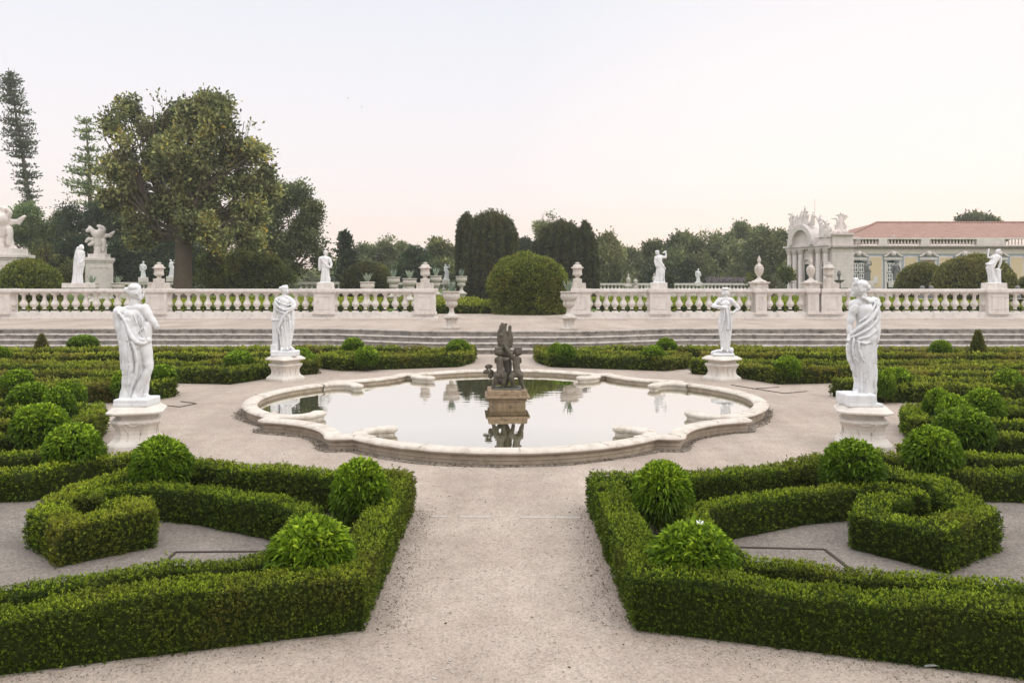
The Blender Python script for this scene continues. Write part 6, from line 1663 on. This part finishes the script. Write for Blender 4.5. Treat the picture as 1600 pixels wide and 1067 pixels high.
# far houses between the trees
def house(label, px0, px1, yt, d, roofc):
    o = thing('far_house', label, 'house', (at(px0, d), d, ZT), 0, 'distant houses among the trees'); w = at(px1, d) - at(px0, d); h = zat(yt, d) - ZT
    mb = MB(); mb.box(0, w, 0, 8, 0, h); mb.obj('wall', M['palace'], o)
    mb = MB(); mb.add([(-.3, -.3, h), (w + .3, -.3, h), (w + .3, 8.3, h), (-.3, 8.3, h), (w * .3, 4, h + 1.6), (w * .7, 4, h + 1.6)], [(0, 1, 5, 4), (1, 2, 5), (2, 3, 4, 5), (3, 0, 4), (0, 3, 2, 1)]); mb.obj('roof', roofc, o)
    for i in range(3):
        mb = MB(); x = w * (.2 + .3 * i); mb.box(x - .5, x + .5, -.05, .1, h - 2.6, h - 1.0); mb.obj('window', glass, o)
house('small white house with flat grey roof among the trees left of the yew', 661, 684, 393, 190, M['step'])
house('distant house with pink tiled roof left of the drinking statue', 1006, 1024, 412, 190, M['roof'])

# birds
def bird(label, px, py, d, s):
    o = thing('bird', label, 'bird', (at(px, d), d, zat(py, d)), 0)
    mb = MB(); mb.tube([(-.16, 0, 0), (-.05, 0, .02), (.1, 0, .03), (.2, 0, .03)], [.01, .05, .05, .015], 6)
    mb.add([(.1, 0, .04), (-.06, 0, .04), (-.1, -.42, .16), (-.02, -.4, .17), (.1, 0, .055), (-.06, 0, .055), (-.1, -.42, .17), (-.02, -.4, .18)], [(0, 1, 2, 3), (7, 6, 5, 4), (0, 3, 7, 4), (2, 1, 5, 6), (3, 2, 6, 7)])
    mb.add([(.1, 0, .04), (-.06, 0, .04), (-.1, .42, .16), (-.02, .4, .17), (.1, 0, .055), (-.06, 0, .055), (-.1, .42, .17), (-.02, .4, .18)], [(3, 2, 1, 0), (4, 5, 6, 7), (4, 7, 3, 0), (6, 5, 1, 2), (7, 6, 2, 3)])
    b = mb.obj('body', M['iron'], o); o.scale = (s, s, s); o.rotation_euler = (.2, .1, .9)
bird('tiny dark bird in the sky, the upper one of two', 544, 154, 70, .35)
bird('tiny dark bird in the sky, the lower one of two', 565, 168, 70, .32)
o = thing('flagpole', 'thin pale pole rising behind the palace pavilion', 'pole', (at(1273, 104), 104, ZT))
mb = MB(); mb.tube([(0, 0, 0), (0, 0, zat(312, 104) - ZT)], [.06, .03], 6); mb.obj('pole', M['palace'], o)

# ------------------------------------------------------------------ world, sun, camera
w = bpy.data.worlds.new('World'); SC.world = w; w.use_nodes = True
nt = w.node_tree; bg = nt.nodes['Background']; out = nt.nodes['World Output']
sky = nt.nodes.new('ShaderNodeTexSky'); sky.sky_type = 'NISHITA'; sky.sun_disc = False
SUN_EL, SUN_AZ = math.radians(38), math.radians(118)      # azimuth clockwise from +y (north)
sky.sun_elevation = SUN_EL; sky.sun_rotation = SUN_AZ; sky.dust_density = 4.0; sky.air_density = 1.0
nt.links.new(sky.outputs[0], bg.inputs[0]); bg.inputs[1].default_value = 0.12
# thin evening veil of cloud, brightened overhead out of view to light from above
tc = nt.nodes.new('ShaderNodeTexCoord'); sx = nt.nodes.new('ShaderNodeSeparateXYZ'); nt.links.new(tc.outputs['Generated'], sx.inputs[0])
rp = nt.nodes.new('ShaderNodeValToRGB'); e = rp.color_ramp.elements
for _ in range(5): e.new(.5)
for el, (p, c) in zip(e, [(0.0, (1.15, .89, .77)), (.05, (1.15, .945, .855)), (.12, (1.09, .99, .975)), (.22, (1.02, .98, 1.01)), (.34, (.93, .95, 1.01)), (.55, (1.6, 1.62, 1.66)), (1.0, (2.7, 2.7, 2.75))]):
    el.position = p; el.color = (*c, 1)
nt.links.new(sx.outputs['Z'], rp.inputs[0])
# warm afterglow low over the palace
dt = nt.nodes.new('ShaderNodeVectorMath'); dt.operation = 'DOT_PRODUCT'; nt.links.new(tc.outputs['Generated'], dt.inputs[0]); dt.inputs[1].default_value = (.50, .865, .06)
gr = nt.nodes.new('ShaderNodeValToRGB'); ge = gr.color_ramp.elements; ge[0].position = .86; ge[0].color = (0, 0, 0, 1); ge[1].position = 1.0; ge[1].color = (.16, .09, .03, 1)
nt.links.new(dt.outputs['Value'], gr.inputs[0])
ad = nt.nodes.new('ShaderNodeMix'); ad.data_type = 'RGBA'; ad.blend_type = 'ADD'; ad.inputs[0].default_value = 1; nt.links.new(rp.outputs[0], ad.inputs[6]); nt.links.new(gr.outputs[0], ad.inputs[7])
bg2 = nt.nodes.new('ShaderNodeBackground'); nt.links.new(ad.outputs[2], bg2.inputs[0]); bg2.inputs[1].default_value = 1.0
mx = nt.nodes.new('ShaderNodeMixShader'); mx.inputs[0].default_value = .9
nt.links.new(bg.outputs[0], mx.inputs[1]); nt.links.new(bg2.outputs[0], mx.inputs[2]); nt.links.new(mx.outputs[0], out.inputs[0])

s = bpy.data.lights.new('sun', 'SUN'); s.energy = 0.7; s.angle = math.radians(35); s.color = (1, .95, .88)
so = link(bpy.data.objects.new('sun', s))
dv = Vector((math.sin(SUN_AZ) * math.cos(SUN_EL), math.cos(SUN_AZ) * math.cos(SUN_EL), math.sin(SUN_EL)))
so.rotation_euler = dv.to_track_quat('Z', 'Y').to_euler()

cam = bpy.data.cameras.new('camera'); co = link(bpy.data.objects.new('camera', cam))
cam.sensor_fit = 'HORIZONTAL'; cam.sensor_width = 36.0; cam.lens = F / 1600 * 36
cam.shift_x = (800 - CX) / 1600; cam.shift_y = -(533.5 - CY) / 1600
co.location = (X0, 0, H); co.rotation_euler = (PI / 2, 0, 0)
cam.clip_start = .1; cam.clip_end = 5000
SC.camera = co
SC.view_settings.view_transform = 'Standard'; SC.view_settings.look = 'None'; SC.view_settings.exposure = 0; SC.view_settings.gamma = 1
SC.view_settings.use_curve_mapping = False
SC.cycles.use_denoising = True
SC.cycles.max_bounces = 6; SC.cycles.diffuse_bounces = 3; SC.cycles.glossy_bounces = 3; SC.cycles.transmission_bounces = 2

# dry leaves and twigs blown against the hedges
rng = np.random.default_rng(77)
n_ = 520; Q = np.zeros((n_, 3)); Q[:, 1] = 4.7 + 10 * rng.random(n_) ** 1.5; Q[:, 0] = rng.uniform(-1, 1, n_) * .75 * Q[:, 1]; Q[:, 2] = .008
nearp = rng.random(n_) < .3; Q[nearp, 0] = np.sign(rng.normal(size=nearp.sum())) * (.93 - np.abs(rng.normal(0, .09, nearp.sum()))); Q[nearp, 1] = rng.uniform(5.7, 9.3, nearp.sum())
A_ = unit(np.c_[rng.normal(size=(n_, 2)), np.abs(rng.normal(0, .15, n_))])
V, Fc = kites(Q, A_, rng.uniform(.012, .035, n_), rng.uniform(.006, .016, n_), rng)
tag(mobj('fallen_leaves', V, Fc, foliage('dry_leaves', (.05, .035, .02), (.12, .08, .045), (.2, .16, .09), None), None, False, np.repeat(rng.random(n_), 4)), 'scattered dry leaf litter on the gravel', 'leaf litter', None, 'stuff')
# evening haze, a closed box round everything below the sky
hz = MB(); hz.box(-420, 420, -70, 420, -1.2, 46)
n = NT('evening_haze'); n.n.remove(n.b)
pv = n.new('ShaderNodeVolumePrincipled'); pv.inputs['Color'].default_value = (.93, .94, .95, 1); pv.inputs['Density'].default_value = .0005; pv.inputs['Anisotropy'].default_value = .2
n.l(pv.outputs[0], n.n['Material Output'].inputs['Volume'])
tag(hz.obj('haze', n.m), kind='stuff')
SC.cycles.volume_bounces = 2
